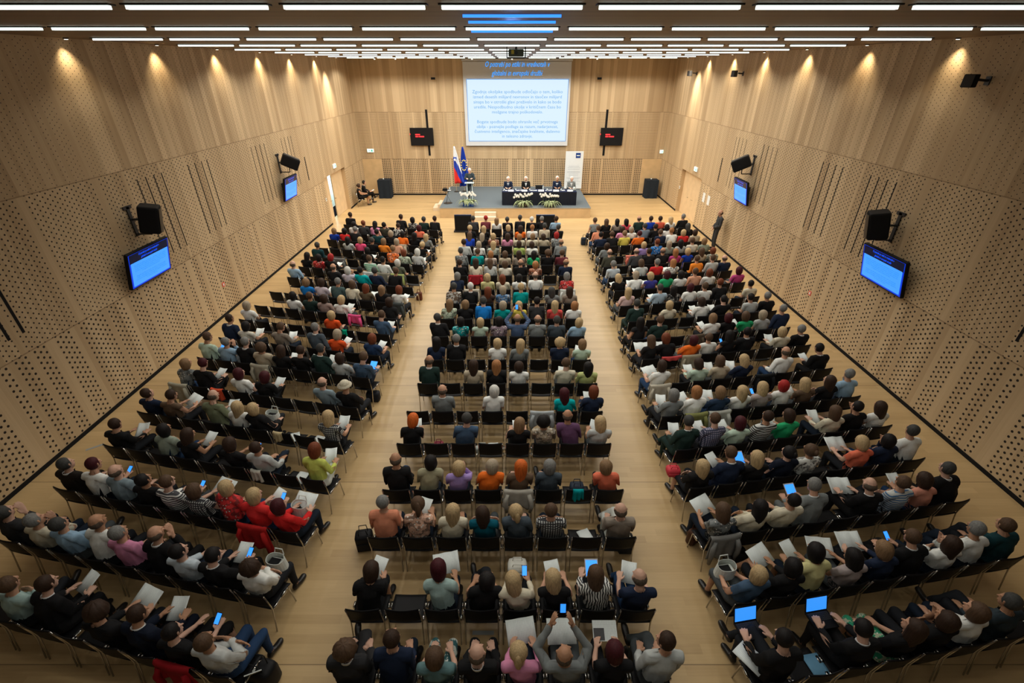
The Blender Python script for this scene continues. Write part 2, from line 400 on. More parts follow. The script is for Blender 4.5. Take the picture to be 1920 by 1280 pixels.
MB().box(xi0, xi1, -.018, -.015, zi0, zi1).build('slide', mat('slide_white', (.02, .02, .02), .9, emis=(.66, .82, 1), estr=.97), scr)
tx_m = mat('slide_text', (.01, .01, .01), .9, emis=(.11, .37, .68), estr=1)
title_m = mat('title_text', (.01, .01, .02), .9, emis=(.03, .35, 1), estr=1.1)
put_text(body_me, bbx, scr, 'slide_text', tx_m, (xi0 + xi1) / 2, (zi0 + zi1) / 2 - .2, (xi1 - xi0) * .9, -.021, (zi1 - zi0) * .80)
put_text(title_me, tb, scr, 'slide_title', title_m, (xi0 + xi1) / 2, Zb(130, SY), 3.85, -.021, .82)
MB().box(-3.0, 3.6, -.06, .06, 7.78, 7.9).build('screen_case', MATS['screen_fabric'], scr)

# projector under the ceiling
pj = empty('projector', (.12, 16, 7.62)); tag(pj, 'ceiling projector with cage hanging before the screen', 'projector')
MB().box(-.22, .22, -.2, .2, -.02, .16, .02).build('body', mat('projector_body', (.10, .11, .08), .5), pj)
MB().tube([(0, -.2, .07), (0, -.24, .07)], .05, 14).build('lens', dark_metal, pj)
MB().box(-.14, -.06, -.205, -.2, .04, .14).build('label_plate', mat('yellow_plate', (.7, .55, .08), .5), pj)
fr = MB()
for x in (-.27, .27):
    for y in (-.22, .22): fr.tube([(x, y, -.05), (x, y, .24)], .012)
for y in (-.22, .22): fr.tube([(-.27, y, -.05), (.27, y, -.05)], .012)
for x in (-.27, .27): fr.tube([(x, -.22, -.05), (x, .22, -.05)], .012)
fr.build('cage', dark_metal, pj); MB().tube([(0, 0, .16), (0, 0, .25)], .03).build('ceiling_mount', dark_metal, pj)

# ---------------------------------------------------------------- stage
SF, SH, SX0, SX1 = 26.5, .57, -4.1, 4.45
carpet = mat('stage_carpet', (.13, .155, .17), .95, var=.15, vscale=60)
st = empty('stage', (0, 0, 0)); tag(st, 'low wooden stage with blue-grey carpet top in front of the wall', 'stage')
MB().box(SX0, SX1, SF, BACK_Y - .03, 0, SH - .03).build('platform', woodm, st)
MB().box(SX0, SX1, SF, BACK_Y - .03, SH - .03, SH).build('carpet_top', carpet, st)
eg = MB().box(SX0 - .012, SX1 + .012, SF - .012, SF, SH - .05, SH + .004)
for x in (SX0 - .012, SX1): eg.box(x, x + .012, SF, BACK_Y - .03, SH - .05, SH + .004)
eg.build('edge_trim', mat('aluminium_edge', (.55, .56, .57), .35, .8, var=0), st)
lightwood = mat('light_step_wood', (.72, .60, .44), .5, vscale=3)
sp_ = empty('stage_steps', (-1.5, SF - .02, 0)); tag(sp_, 'two light wooden steps leading up to the front of the stage', 'steps')
for i in range(2):
    MB().box(-.6, .6, -.28 * (2 - i), -.28 * (1 - i) - .005 if i == 0 else -.005, 0, .19 * (i + 1)).build('step', lightwood, sp_)
s2 = empty('stage_steps', (SX0 - .03, 28.6, 0)); tag(s2, 'wooden steps at the flag end of the stage', 'steps')
for i in range(2): MB().box(-.3 * (2 - i), -.3 * (1 - i) - .005 if i == 0 else -.005, -.55, .55, 0, .19 * (i + 1)).build('step', lightwood, s2)

navy_cloth = mat('navy_table_cloth', (.012, .018, .05), .9)
pt = empty('panel_table', (1.56, 27.45, SH)); tag(pt, 'long panel table under a dark navy cloth on the stage', 'table')
MB().box(-2.12, 2.12, -.38, .38, .735, .76, .008).build('tabletop', navy_cloth, pt)
def skirt(u, v):
    a = u * 4.24 * 2 + 0; x = -2.12 + 4.24 * u
    return (x, -.385 - .008 * math.sin(x * 34), .02 + .72 * v)
MB().grid(skirt, 120, 4, .006).build('front_cloth', mat('black_cloth', (.014, .016, .024), .9), pt)
for s in (-1, 1): MB().grid(lambda u, v, s=s: (s * (2.125 + .006 * math.sin(u * 24)), -.38 + .76 * u, .02 + .72 * v), 24, 3, .006).build('side_cloth', navy_cloth, pt)
# things on the table
for i, x in enumerate((-1.62, -.85, .1, .95, 1.75)):
    e = MB().poly([(-.16, -.04, 0), (.16, -.04, 0), (.16, 0, .10), (-.16, 0, .10)]).poly([(.16, .04, 0), (-.16, .04, 0), (-.16, 0, .10), (.16, 0, .10)]).build('name_card', whitem)
    e.location = (1.56 + x, 27.45 - .26, SH + .762); tag(e, 'white folded name card on the panel table, %s from the flags' % ORD[i], 'name card')
for i, x in enumerate((-1.95, -1.2, -1.0, -.25, -.4, .62, .5, 1.35)):
    o = MB().box(-.13, .13, -.09, .09, 0, .006).build('paper', whitem); o.location = (1.56 + x, 27.45 - .02 + .03 * (i % 3), SH + .761); o.rotation_euler = (0, 0, R((i * 37) % 40 - 20))
    tag(o, 'white paper lying on the navy panel table', 'paper', 'papers on the panel table')
glassm = mat('glassware', (.6, .7, .72), .1, var=0)
for i, x in enumerate((-2.0, -1.35, -.55, .45, 1.25, 2.02)):
    e = empty('water_glass', (1.56 + x, 27.45 - .12, SH + .761)); tag(e, 'clear water glass on the navy panel table', 'glass', 'glasses on the panel table')
    MB().lathe([(.028, 0), (.033, .12)]).build('glass', glassm, e, True)
e = empty('water_bottle', (1.78, 27.4, SH + .761)); tag(e, 'clear water bottle at the empty place of the panel table', 'bottle')
MB().lathe([(.035, 0), (.035, .2), (.014, .26), (.014, .28)]).build('bottle', glassm, e, True); MB().lathe([(.016, .28), (.016, .30)]).build('cap', mat('blue_cap', (.1, .25, .6), .4), e)
e = empty('water_jug', (3.55, 27.32, SH + .761)); tag(e, 'large clear jug at the roll-up end of the panel table', 'jug')
MB().lathe([(.06, 0), (.065, .16), (.05, .22)]).build('jug', glassm, e, True); MB().tube([(.06, 0, .05), (.1, 0, .08), (.1, 0, .15), (.06, 0, .18)], .008).build('handle', glassm, e)
for i, x in enumerate((-1.5, -.62, .25, 1.18, 1.9)):
    e = empty('microphone', (1.56 + x, 27.5, SH + .761)); tag(e, 'slim gooseneck microphone on the panel table, %s from the flags' % ORD[i], 'microphone')
    MB().lathe([(.05, 0), (.045, .02)]).build('base', dark_metal, e); MB().tube([(0, 0, .02), (0, .02, .2), (0, .1, .32)], .006).build('gooseneck', dark_metal, e); MB().ball((0, .11, .335), .016).build('head', dark_metal, e)
# lectern
lp = empty('lectern', (-2.5, 28.2, SH)); tag(lp, 'slim glass and metal lectern before the flags', 'lectern')
MB().box(-.28, .28, -.2, .2, 0, .02).build('base', chrome, lp)
for x in (-.15, .15): MB().box(x - .03, x + .03, -.02, .02, .02, 1.02).build('post', mat('pale_glass', (.55, .66, .7), .2, var=.02), lp)
MB().box(-.27, .27, -.17, .17, 1.02, 1.045, M=Matrix.Translation((0, 0, 0))).build('desk', mat('pale_glass', (.5, .6, .65), .2), lp)
o = MB().box(-.15, .15, -.1, .1, 0, .012).build('paper', whitem); o.location = (-2.5, 28.2, SH + 1.046); tag(o, 'white speech papers lying on the lectern', 'paper')
# flags
def flag_pole(x, y, h, name, label_):
    e = empty(name, (x, y, SH)); tag(e, label_, 'flag')
    MB().lathe([(.16, 0), (.16, .03), (.03, .06)]).build('base', dark_metal, e); MB().tube([(0, 0, .05), (0, 0, h)], .016).build('pole', mat('pole_wood', (.5, .4, .25), .4), e)
    MB().ball((0, 0, h + .03), .03).build('finial', mat('gold', (.8, .6, .15), .3, .8, var=0), e); return e
def drape(top, bot, w, lean, ph):
    def fn(u, v):
        sp2 = w * (.12 + .88 * v ** .8); x = (u - .5) * sp2 + lean * v; return (x, -.05 - .05 * math.sin(u * 16 + ph) * (.3 + v), top + (bot - top) * v - .06 * abs(u - .5) * v)
    return fn
fl = flag_pole(-3.55, 30.6, 2.75, 'national_flag', 'white, blue and red national flag hanging folded on its pole')
def flag_mat():
    q = NT('tricolour'); sp3 = q.new('ShaderNodeSeparateXYZ'); q.t.links.new(q.tc.outputs['Object'], sp3.inputs[0]); M = q.math
    k = M('ADD', sp3.outputs[2], M('MULTIPLY', sp3.outputs[0], 2.2))
    a = q.mix(M('LESS_THAN', k, 2.0), (.8, .82, .85, 1), (.02, .06, .45, 1)); b = q.mix(M('LESS_THAN', k, 1.35), a, (.75, .03, .02, 1))
    q.put(q.b.inputs['Base Color'], b); q.b.inputs['Roughness'].default_value = .8; return q.m
MB().grid(drape(2.72, .55, .62, .22, 0), 24, 16, .004).build('cloth', flag_mat(), fl, True)
cr = MB().poly([(-.1, 0, .13), (.1, 0, .13), (.1, 0, -.02), (0, 0, -.14), (-.1, 0, -.02)]).build('crest', mat('crest_blue', (.02, .08, .5), .7), fl); cr.location = (.02, -.14, 1.98)
mt = MB().poly([(-.08, 0, -.02), (-.03, 0, .04), (0, 0, .09), (.03, 0, .04), (.08, 0, -.02), (0, 0, -.11)]).build('crest_mountain', mat('crest_white', (.85, .87, .9), .7), cr); mt.location = (0, -.006, 0)
fe = flag_pole(-3.05, 30.7, 2.7, 'blue_star_flag', 'dark blue flag with a ring of gold stars hanging on its pole')
MB().grid(drape(2.68, .35, .72, .08, 2), 24, 16, .004).build('cloth', mat('flag_blue', (.01, .04, .34), .8), fe, True)
goldm = mat('star_gold', (.85, .72, .12), .6)
for k in range(12):
    a = k * math.pi / 6; pts = []
    for j in range(10):
        rr = .058 if j % 2 == 0 else .024; t = j * math.pi / 5; pts.append((rr * math.sin(t), 0, rr * math.cos(t)))
    so = MB().poly(pts).build('star', goldm, fe); so.location = (.05 + .17 * math.sin(a), -.14, 1.62 + .30 * math.cos(a))
# roll-up banner
rb = empty('roll_up_banner', (3.95, 31.2, SH)); tag(rb, 'white roll-up banner with small dark blue emblem standing behind the panel', 'banner')
bw_, bz0, bz1 = .56, .1, 2.35
MB().box(-bw_, bw_, -.004, .004, bz0, bz1).build('sheet', mat('banner_white', (.70, .74, .76), .6, var=.02), rb)
MB().box(-bw_ - .02, bw_ + .02, -.08, .08, 0, .1, .02).build('base', chrome, rb)
em = MB().box(.08, .38, -.012, -.006, 1.95, 2.25).build('emblem', mat('emblem_blue', (.015, .05, .22), .5), rb)
lines_ = MB()
random.seed(3)
for i in range(12):
    z = 1.45 - i * .095 - (.05 if i % 4 == 3 else 0); a = random.uniform(.3, .48); lines_.box(-a, a, -.008, -.0055, z, z + .022)
lines_.build('printed_lines', mat('pale_print', (.45, .5, .55), .6), rb)
MB().box(.13, .33, -.015, -.0125, 2.07, 2.12).build('emblem_mark', whitem, em)

# orchid arrangements
def plant(name, loc, label_, pot_c, seed, nfl=16, w=.42, orchid_h=.75, pot=(.3, .16, .24)):
    rnd = random.Random(seed); e = empty(name, loc); tag(e, label_, 'flower arrangement')
    MB().box(-pot[0], pot[0], -pot[1], pot[1], 0, pot[2], .02).build('pot', mat('pot_' + name + str(seed), pot_c, .4), e)
    lf = MB()
    for i in range(70):
        a = rnd.uniform(0, 2 * math.pi); L = rnd.uniform(.25, .62); b = Vector((rnd.uniform(-pot[0], pot[0]) * .9, rnd.uniform(-pot[1], pot[1]) * .8, pot[2])); d = Vector((math.cos(a), math.sin(a) * .7 - .25, 0))
        sd = Vector((-d.y, d.x, 0)).normalized() * rnd.uniform(.024, .04)
        lf.grid(lambda u, v, b=b, d=d, L=L, sd=sd: b + d * L * u + Vector((0, 0, 1.15 * L * u - 1.45 * L * u * u)) + sd * (v - .5) * 2 * math.sin(math.pi * min(1, u * .9 + .1)), 5, 2)
    tag(lf.build('leaves', patterned('variegated', 'striped', (.12, .18, .07), (.42, .45, .24)), e), kind='stuff')
    sm, fm = MB(), MB()
    for i in range(5):
        x = (i - 2) * w * .32; top = Vector((x * 1.6, -.08, pot[2] + orchid_h + rnd.uniform(-.1, .05)))
        sm.tube([(x, 0, pot[2]), (x * 1.1, 0, pot[2] + orchid_h * .8), top], .006, 5)
    for i in range(nfl):
        x = (i / (nfl - 1) - .5) * 2 * w; z = pot[2] + orchid_h + rnd.uniform(-.14, .06); y = rnd.uniform(-.16, -.02); fl_ = .045
        for k in range(5):
            t = k * 2 * math.pi / 5 + rnd.uniform(0, .3); fm.ball((x + fl_ * .8 * math.cos(t), y - .01, z + fl_ * .8 * math.sin(t)), (fl_ * .75, .012, fl_ * .75), 6, 4)
    sm.build('stems', mat('stem_green', (.1, .18, .05), .6), e); tag(fm.build('orchid_flowers', mat('petal_white', (.85, .86, .83), .5, var=.02), e), kind='stuff')
pot_blue = (.01, .09, .45)
plant('flower_arrangement', (-2.5, 26.95, SH), 'white orchids in a blue pot in front of the lectern', pot_blue, 1, 16, .42, .5)
plant('flower_arrangement', (.62, 26.75, SH), 'white orchids with striped leaves before the panel table, beside the lectern end', (.05, .035, .03), 2, 16, .5, .5, (.26, .14, .2))
plant('flower_arrangement', (2.1, 26.75, SH), 'white orchids with striped leaves before the panel table, beside the banner end', (.05, .035, .03), 3, 16, .5, .5, (.26, .14, .2))
# small round side table by the lectern
sd = empty('side_table', (-3.75, 27.6, SH)); tag(sd, 'small round black table with thin legs at the flag end of the stage', 'table')
MB().lathe([(.02, 0), (.26, .005), (.26, .015), (.02, .02)]).build('base', dark_metal, sd); MB().lathe([(.28, .72), (.28, .74)]).build('tabletop', dark_metal, sd)
for a in (0, 2.1, 4.2): MB().tube([(.2 * math.cos(a), .2 * math.sin(a), .01), (-.16 * math.cos(a), -.16 * math.sin(a), .72)], .008).build('leg', dark_metal, sd)
e = empty('folded_bag', (-3.85, 27.6, SH + .745)); tag(e, 'black folded bag on the small stage table', 'bag'); MB().box(-.16, .12, -.1, .12, 0, .1, .04).build('body', darkm, e); MB().tube([(-.1, 0, .09), (-.02, .02, .16), (.06, 0, .09)], .01).build('handle', darkm, e)
o = MB().box(-.1, .1, -.07, .07, 0, .01).build('paper', whitem); o.location = (-3.62, 27.52, SH + .745); tag(o, 'white paper on the small stage table', 'paper')
e = empty('water_glass', (-3.62, 27.7, SH + .745)); tag(e, 'clear water glass on the small stage table', 'glass'); MB().lathe([(.028, 0), (.033, .12)]).build('glass', glassm, e, True)

# floor monitors (black display boxes) facing the stage
for (x, y, w, lb) in ((-2.52, 23.75, .5, 'large black slanted floor monitor before the stage, beside the steps'), (1.72, 23.75, .55, 'black slanted floor monitor before the stage below the panel table')):
    e = empty('floor_monitor', (x, y, 0)); tag(e, lb, 'monitor')
    MB().box(-w, w, -.05, .28, 0, .08, .015).build('foot', dark_metal, e)
    mb = MB(); mb.box(-w * .88, w * .88, 0, .08, .08, .85, .015); mb.build('display_back', darkm, e)
    MB().box(-w * .88, w * .88, .02, .12, .85, .9, .01).build('top_edge', mat('dark_blue_edge', (.01, .03, .09), .3), e)
# cloth covered speaker boxes by the wall
for x, lb in ((-8.35, 'tall box under black cloth by the stage wall, near the seated pair'), (9.15, 'tall box under black cloth by the stage wall, near the closed doors')):
    e = empty('covered_box', (x, 31.55, 0)); tag(e, lb, 'covered box')
    def cl(u, v, w=.4, d=.33):
        per = u * 4; k = int(per) % 4; t = per - int(per); cs = [(-w, -d), (w, -d), (w, d), (-w, d)]; a, b = cs[k], cs[(k + 1) % 4]
        f = 1 + .05 * (1 - v) * math.sin(u * 50); return ((a[0] + (b[0] - a[0]) * t) * f, (a[1] + (b[1] - a[1]) * t) * f, .01 + 1.14 * v)
    MB().grid(cl, 64, 4).build('cloth', mat('box_cloth', (.018, .025, .035), .9), e); MB().box(-.4, .4, -.33, .33, 1.11, 1.155, .02).build('top', mat('box_cloth', (.02, .03, .04), .9), e)
    MB().ball((-.05, 0, 1.19), (.05, .04, .04)).build('knob', whitem, e)

# black wall displays beside the screen
redm = mat('red_led', (.5, .02, .02), .5, emis=(.9, .03, .04), estr=1.3)
for x0, x1, lb in ((770, 813, 'black wall display with red writing on the flag side of the screen'), (1125, 1167, 'black wall display with red writing on the banner side of the screen')):
    xa, xb = W(x0, 256), W(x1, 256); e = empty('wall_display', ((xa + xb) / 2, BACK_Y, Zb(256))); tag(e, lb, 'display'); w = (xb - xa) / 2
    MB().box(-w, w, -.14, -.06, -.52, .52, .01).build('housing', darkm, e); MB().box(-.3, .3, -.06, 0, -.2, .2).build('bracket', dark_metal, e)
    rt = MB()
    for i, (a, b, z) in enumerate(((-.4, -.1, .1), (-.4, -.22, -.02), (-.18, .15, -.02), (-.75, -.7, .12))): rt.box(a, b, -.146, -.141, z, z + .07)
    rt.build('red_writing', redm, e)
for x, s in ((W(813, 147), 1), (W(1123, 148), -1)):
    e = empty('wall_camera', (x, BACK_Y, Zb(147))); tag(e, 'small camera on the stage wall above the %s display' % ('flag side' if s > 0 else 'banner side'), 'camera')
    MB().box(-.12, .12, -.3, -.12, -.06, .06, .01).build('body', darkm, e); MB().box(-.03, .03, -.12, 0, -.03, .03).build('arm', whitem, e)
# exit signs
def exit_sign(loc, axis, lb):
    e = empty('exit_sign', loc); tag(e, lb, 'exit sign'); e.rotation_euler = (0, 0, axis)
    MB().box(-.22, .22, -.06, 0, -.11, .11, .008).build('case', whitem, e)
    MB().box(-.2, .2, -.066, -.061, -.09, .09).build('lit_face', mat('sign_green', (.5, .8, .7), .5, emis=(.55, .95, .80), estr=1.4), e)
    p = MB().box(.05, .14, -.071, -.067, -.06, .06).box(-.13, -.05, -.071, -.067, -.012, .012)
    p.poly([(-.05, -.069, .035), (-.05, -.069, -.035), (0, -.069, 0)]); p.build('pictogram', mat('sign_dark_green', (.02, .3, .15), .5, emis=(.05, .5, .3), estr=.6), e)
exit_sign((W(695, 282), BACK_Y, Zb(282)), 0, 'green exit sign on the stage wall, near the seated pair')
exit_sign((W(1243, 284), BACK_Y, Zb(284)), 0, 'green exit sign on the stage wall, near the closed doors')
exit_sign((-HALF_W, 26.9, 2.75), R(90), 'green exit sign over the open door'); exit_sign((HALF_W, 25.9, 2.75), R(-90), 'green exit sign over the closed doors')
# notices and small fittings on the side walls
for y, lb in ((23.55, 'white paper notice on the wall beside the standing man'), (24.2, 'white paper notice on the wall, the one closer to the doors')):
    o = MB().box(HALF_W - .008, HALF_W - .002, y - .15, y + .15, 1.45, 1.9).build('wall_notice', whitem); tag(o, lb, 'notice')
for s, y, z, lb in ((-1, 14.6, .9, 'tiny red fire symbol on the wall below the slots, open-door side'), (1, 14.0, .85, 'tiny red fire symbol on the wall, standing-man side')):
    x = s * HALF_W; o = MB().box(min(x, x - s * .01), max(x, x - s * .01), y - .07, y + .07, z, z + .14).build('fire_sign', mat('sign_red', (.75, .12, .08), .5)); tag(o, lb, 'sign')
    MB().box(min(x - s * .011, x - s * .014), max(x - s * .011, x - s * .014), y - .03, y + .03, z + .03, z + .11).build('symbol', whitem, o)
for s, y in ((-1, 24.9), (1, 24.4)):
    e = empty('wall_switch', (s * (HALF_W), y if s < 0 else 27.95, 1.4)); tag(e, 'small white card reader on the wall by the %s' % ('open door' if s < 0 else 'closed doors'), 'switch')
    MB().box(min(0, -s * .03), max(0, -s * .03), -.05, .05, -.08, .08, .005).build('case', whitem, e)
    MB().box(min(-s * .03, -s * .036), max(-s * .03, -s * .036), -.02, .02, -.02, .03).build('button', dark_metal, e)
# adhesive markers on the floor
for (px, py, a, lb) in ((178, 838, 38, 'grey tape strip on the floor near the perforated wall, open-door side'), (906, 1186, 0, 'grey tape strip on the floor before the backmost centre row')):
    x, y = unproj(px, py, 0); o = MB().box(-.16, .16, -.03, .03, 0, .003).build('floor_tape', mat('grey_tape', (.35, .37, .36), .5)); o.location = (x, y, .0005); o.rotation_euler = (0, 0, R(a)); tag(o, lb, 'tape')

# ---------------------------------------------------------------- wall monitors and loudspeakers
tvb = mat('tv_blue', (0, .02, .2), .4, emis=(.0, .035, .62), estr=1.0); tvl = mat('tv_slide', (.1, .3, .6), .4, emis=(.03, .27, .90), estr=1.0); tvt = mat('tv_text', (0, .1, .5), .4, emis=(.0, .18, .78), estr=1.0)
tvd = mat('tv_dark', (.003, .006, .02), .3, emis=(.002, .006, .03), estr=.6)
def monitor(s, y, z, w, h, yaw, tilt, lb):
    e = empty('wall_monitor', (s * HALF_W, y, z)); tag(e, lb, 'monitor')
    e.rotation_euler = (0, 0, R(90) if s < 0 else R(-90))
    # local -Y faces the room
    MB().box(-.2, .2, -.03, 0, -.2, .2).tube([(0, -.02, .05), (0, -.2, .05)], .03).tube([(0, -.02, -.1), (0, -.2, -.1)], .02).build('bracket', dark_metal, e)
    p = MB().box(-w / 2, w / 2, -.035, .05, -h / 2, h / 2, .012).build('housing', darkm, e); p.location = (0, -.26, 0); p.rotation_euler = (R(tilt), 0, R(yaw))
    MB().box(-w / 2 + .03, w / 2 - .03, -.039, -.0355, -h / 2 + .03, h / 2 - .03).build('screen', tvb, p)
    MB().box(-w / 2 + .05, w / 2 - .05, -.0415, -.0395, h / 2 - .27, h / 2 - .035).build('title_band', tvd, p)
    MB().box(-w / 2 + .075, w / 2 - .075, -.0425, -.0395, -h / 2 + .07, h / 2 - .26).build('slide', tvl, p)
    put_text(body_me, bbx, p, 'slide_text', tvt, 0, -.09, w * .78, -.044, h * .5)
    put_text(title_me, tb, p, 'slide_title', tvt_b, 0, h / 2 - .145, w * .5, -.044, .17)
tvt_b = mat('tv_title', (0, .1, .8), .4, emis=(.0, .08, 1), estr=1.5)
monitor(-1, 11.6, 2.88, 1.55, .95, 0, 14, 'large wall monitor with blue slide, nearer the camera, open-door side')
monitor(-1, 20.6, 2.92, 1.25, .95, 0, 12, 'wall monitor with blue slide by the open door side, far one')
monitor(1, 11.25, 2.82, 1.55, .95, 0, 14, 'large wall monitor with blue slide, nearer the camera, standing-man side')
monitor(1, 19.85, 2.92, 1.25, .95, 0, 12, 'wall monitor with blue slide above the standing man, far one')
def speaker(s, y, z, far, lb):
    e = empty('wall_loudspeaker', (s * HALF_W, y, z)); tag(e, lb, 'loudspeaker'); e.rotation_euler = (0, 0, R(90) if s < 0 else R(-90))
    br = MB().box(-.05, .05, -.03, 0, -.45, .3).box(-.14, .14, -.03, 0, .24, .32).tube([(0, -.02, -.4), (0, -.4, -.4)], .02).tube([(0, -.4, -.4), (0, -.42, -.1)], .02).tube([(0, -.02, -.02), (0, -.25, -.02)], .03)
    br.build('bracket', dark_metal, e)
    c = MB(); c.box(-.24, .24, -.22, .22, -.34, .34, .05); cab = c.build('cabinet', darkm, e); cab.location = (0, -.5, .0)
    cab.rotation_euler = (R(-62 if far else 12), 0, R(-25 * s)); MB().grid(lambda u, v: (-.2 + .4 * u, -.235 - .02 * math.sin(math.pi * u), -.3 + .6 * v), 8, 4, .005).build('grille', dark_metal, cab)
speaker(-1, 11.9, 3.95, False, 'black loudspeaker on a bracket above the nearer monitor, open-door side')
speaker(-1, 20.6, 3.95, True, 'black loudspeaker on a bracket above the far monitor, open-door side')
speaker(1, 11.7, 3.85, False, 'black loudspeaker on a bracket above the nearer monitor, standing-man side')
speaker(1, 19.9, 4.0, True, 'black loudspeaker on a bracket above the far monitor, standing-man side')
for y, z, sz, lb in ((10.95, 7.05, .12, 'big black loudspeaker high on the wall under the ceiling, nearest the camera'), (22.7, 7.15, .12, 'small grey loudspeaker high on the wall, middle of three'), (28.4, 7.15, .12, 'small grey loudspeaker high on the wall, nearest the stage')):
    e = empty('high_loudspeaker', (HALF_W, y, z)); tag(e, lb, 'loudspeaker'); e.rotation_euler = (0, 0, R(-90))
    MB().tube([(0, 0, 0), (0, -.22, .02)], .025).box(-.06, .06, -.02, 0, -.08, .08).build('bracket', dark_metal, e)
    c = MB().box(-sz * .9, sz * .9, -sz, sz * .3, -sz, sz, .02).build('cabinet', darkm if y < 12 else mat('grey_box', (.06, .06, .06), .5), e); c.location = (0, -.34, 0); c.rotation_euler = (0, 0, R(20))
    MB().box(-sz * .8, sz * .8, -sz - .012, -sz - .001, -sz * .9, sz * .9).build('grille', dark_metal, c)

# ---------------------------------------------------------------- bodies: one continuous skin per pose, clothes cut from it
def ell_pts(c, r, n=(10, 7)):
    P = []
    for j in range(1, n[1]):
        t = math.pi * j / n[1]
        for i in range(n[0]): a = 2 * math.pi * i / n[0]; P.append((c[0] + r[0] * math.sin(t) * math.cos(a), c[1] + r[1] * math.sin(t) * math.sin(a), c[2] + r[2] * math.cos(t)))
    return P + [(c[0], c[1], c[2] + r[2]), (c[0], c[1], c[2] - r[2])]
def rr3(r): return r if isinstance(r, (tuple, list)) else (r, r, r)
def hand_parts(w, d, n, left):
    """palm, four bent fingers of different length and a thumb from the side of the palm"""
    d = Vector(d).normalized(); n = (Vector(n) - Vector(n).dot(d) * d).normalized(); s = d.cross(n) * (1 if left else -1); w = Vector(w); out = []
    pe = w + d * .085
    out.append((w + d * .01, .026, w + d * .045, .027)); 
    for k in (-1, 0, 1): out.append((w + d * .03 + s * k * .014, .017, pe + s * k * .023, .014))
    for k, L in ((-1.5, .068), (-.5, .08), (.5, .083), (1.5, .066)):
        a = pe + s * k * .021; b = a + (d + s * k * .09).normalized() * L * .55 + n * .004; c = b + (d + n * .55 + s * k * .06).normalized() * L * .5
        out += [(a, .0105, b, .0098), (b, .0098, c, .0085)]
    a = w + d * .025 - s * .022; b = a + (d * .6 - s * .75).normalized() * .045; c = b + (d - s * .1 + n * .3).normalized() * .035
    out += [(a, .014, b, .012), (b, .012, c, .010)]
    return out
def skeleton(pose, legs):
    """list of (label, a, ra, b, rb); sitting on a seat at .455, facing +Y; the standing pose has its feet at z 0"""
    S = []; A = lambda l, a, ra, b, rb: S.append((l, a, ra, b, rb))
    st = legs == 'stand'
    hz = .93 if st else .56; dz = hz - .56; ty = 0
    fwd = {'read': .05, 'table': .06, 'stand_lectern': .04}.get(pose, 0)
    A('hip', (0, -.01, .56 + dz), (.165, .125, .10), (0, -.03, .70 + dz), (.145, .105, .10))
    A('torso', (0, -.03, .70 + dz), (.145, .105, .09), (0, -.05 + fwd * .3, .92 + dz), (.162, .112, .10))
    A('torso', (0, -.05 + fwd * .3, .92 + dz), (.162, .112, .10), (0, -.055 + fwd * .5, 1.03 + dz), (.155, .075, .045))
    for s in (-1, 1): A('torso', (0, -.055 + fwd * .5, 1.035 + dz), (.09, .07, .05), (s * .165, -.055 + fwd * .5, 1.015 + dz), .062)
    ny = -.045 + fwd * .6
    A('neck', (0, ny, 1.04 + dz), .062, (0, ny + .02 + fwd * .2, 1.15 + dz), .05)
    hc = Vector((0, ny + .035 + fwd * .5, 1.235 + dz))
    A('head', hc + Vector((0, -.012, .012)), (.074, .088, .098), hc + Vector((0, .012, -.035)), (.058, .068, .075))
    A('head', hc + Vector((0, .075, -.015)), .012, hc + Vector((0, .10, -.035)), .013)        # nose
    A('head', hc + Vector((0, .06, -.095)), .022, hc + Vector((0, .04, -.085)), .04)           # chin
    A('head', hc + Vector((-.02, .084, -.066)), .008, hc + Vector((.02, .084, -.066)), .008)   # lips
    A('head', hc + Vector((-.045, .072, .022)), .010, hc + Vector((.045, .072, .022)), .010)   # brow
    for s in (-1, 1): A('head', hc + Vector((s * .078, -.004, .018)), (.009, .016, .018), hc + Vector((s * .076, .0, -.022)), (.008, .011, .012))
    sh = [(s * .182, -.055 + fwd * .5, 1.005 + dz) for s in (-1, 1)]
    el, wr, hd, hn = {
        'lap': (((-.215, .02, .76), (.215, .02, .76)), ((-.13, .235, .675), (.13, .235, .675)), ((.35, 1, -.1), (-.35, 1, -.1)), ((0, .1, -1), (0, .1, -1))),
        'read': (((-.215, .05, .79), (.215, .05, .79)), ((-.15, .26, .74), (.15, .26, .74)), ((.25, 1, .1), (-.25, 1, .1)), ((.4, .1, -1), (-.4, .1, -1))),
        'cross': (((-.215, .05, .78), (.215, .05, .78)), ((.03, .16, .80), (-.04, .17, .83)), ((1, .1, .05), (-1, -.05, .0)), ((0, -1, 0), (0, -1, 0))),
        'chin': (((-.215, .05, .78), (.19, .17, .82)), ((.03, .17, .79), (.075, .13, 1.06)), ((1, .1, 0), (-.2, -.1, 1)), ((0, -1, 0), (-1, 0, 0))),
        'raised': (((-.29, .13, 1.10), (.29, .13, 1.10)), ((-.12, .30, 1.30), (.12, .30, 1.30)), ((.3, .3, 1), (-.3, .3, 1)), ((1, .3, 0), (-1, .3, 0))),
        'table': (((-.25, .08, .80), (.25, .08, .80)), ((-.12, .28, .80), (.12, .28, .80)), ((.5, 1, 0), (-.5, 1, 0)), ((0, 0, -1), (0, 0, -1))),
        'lectern': (((-.25, .08, .80 + dz), (.25, .08, .80 + dz)), ((-.14, .29, .86 + dz), (.14, .29, .86 + dz)), ((.3, 1, 0), (-.3, 1, 0)), ((0, 0, -1), (0, 0, -1))),
        'clasp': (((-.245, -.03, .74 + dz), (.245, -.03, .74 + dz)), ((-.06, .17, .60 + dz), (.06, .17, .60 + dz)), ((.5, .4, -.9), (-.5, .4, -.9)), ((0, -1, 0), (0, -1, 0))),
    }[pose]
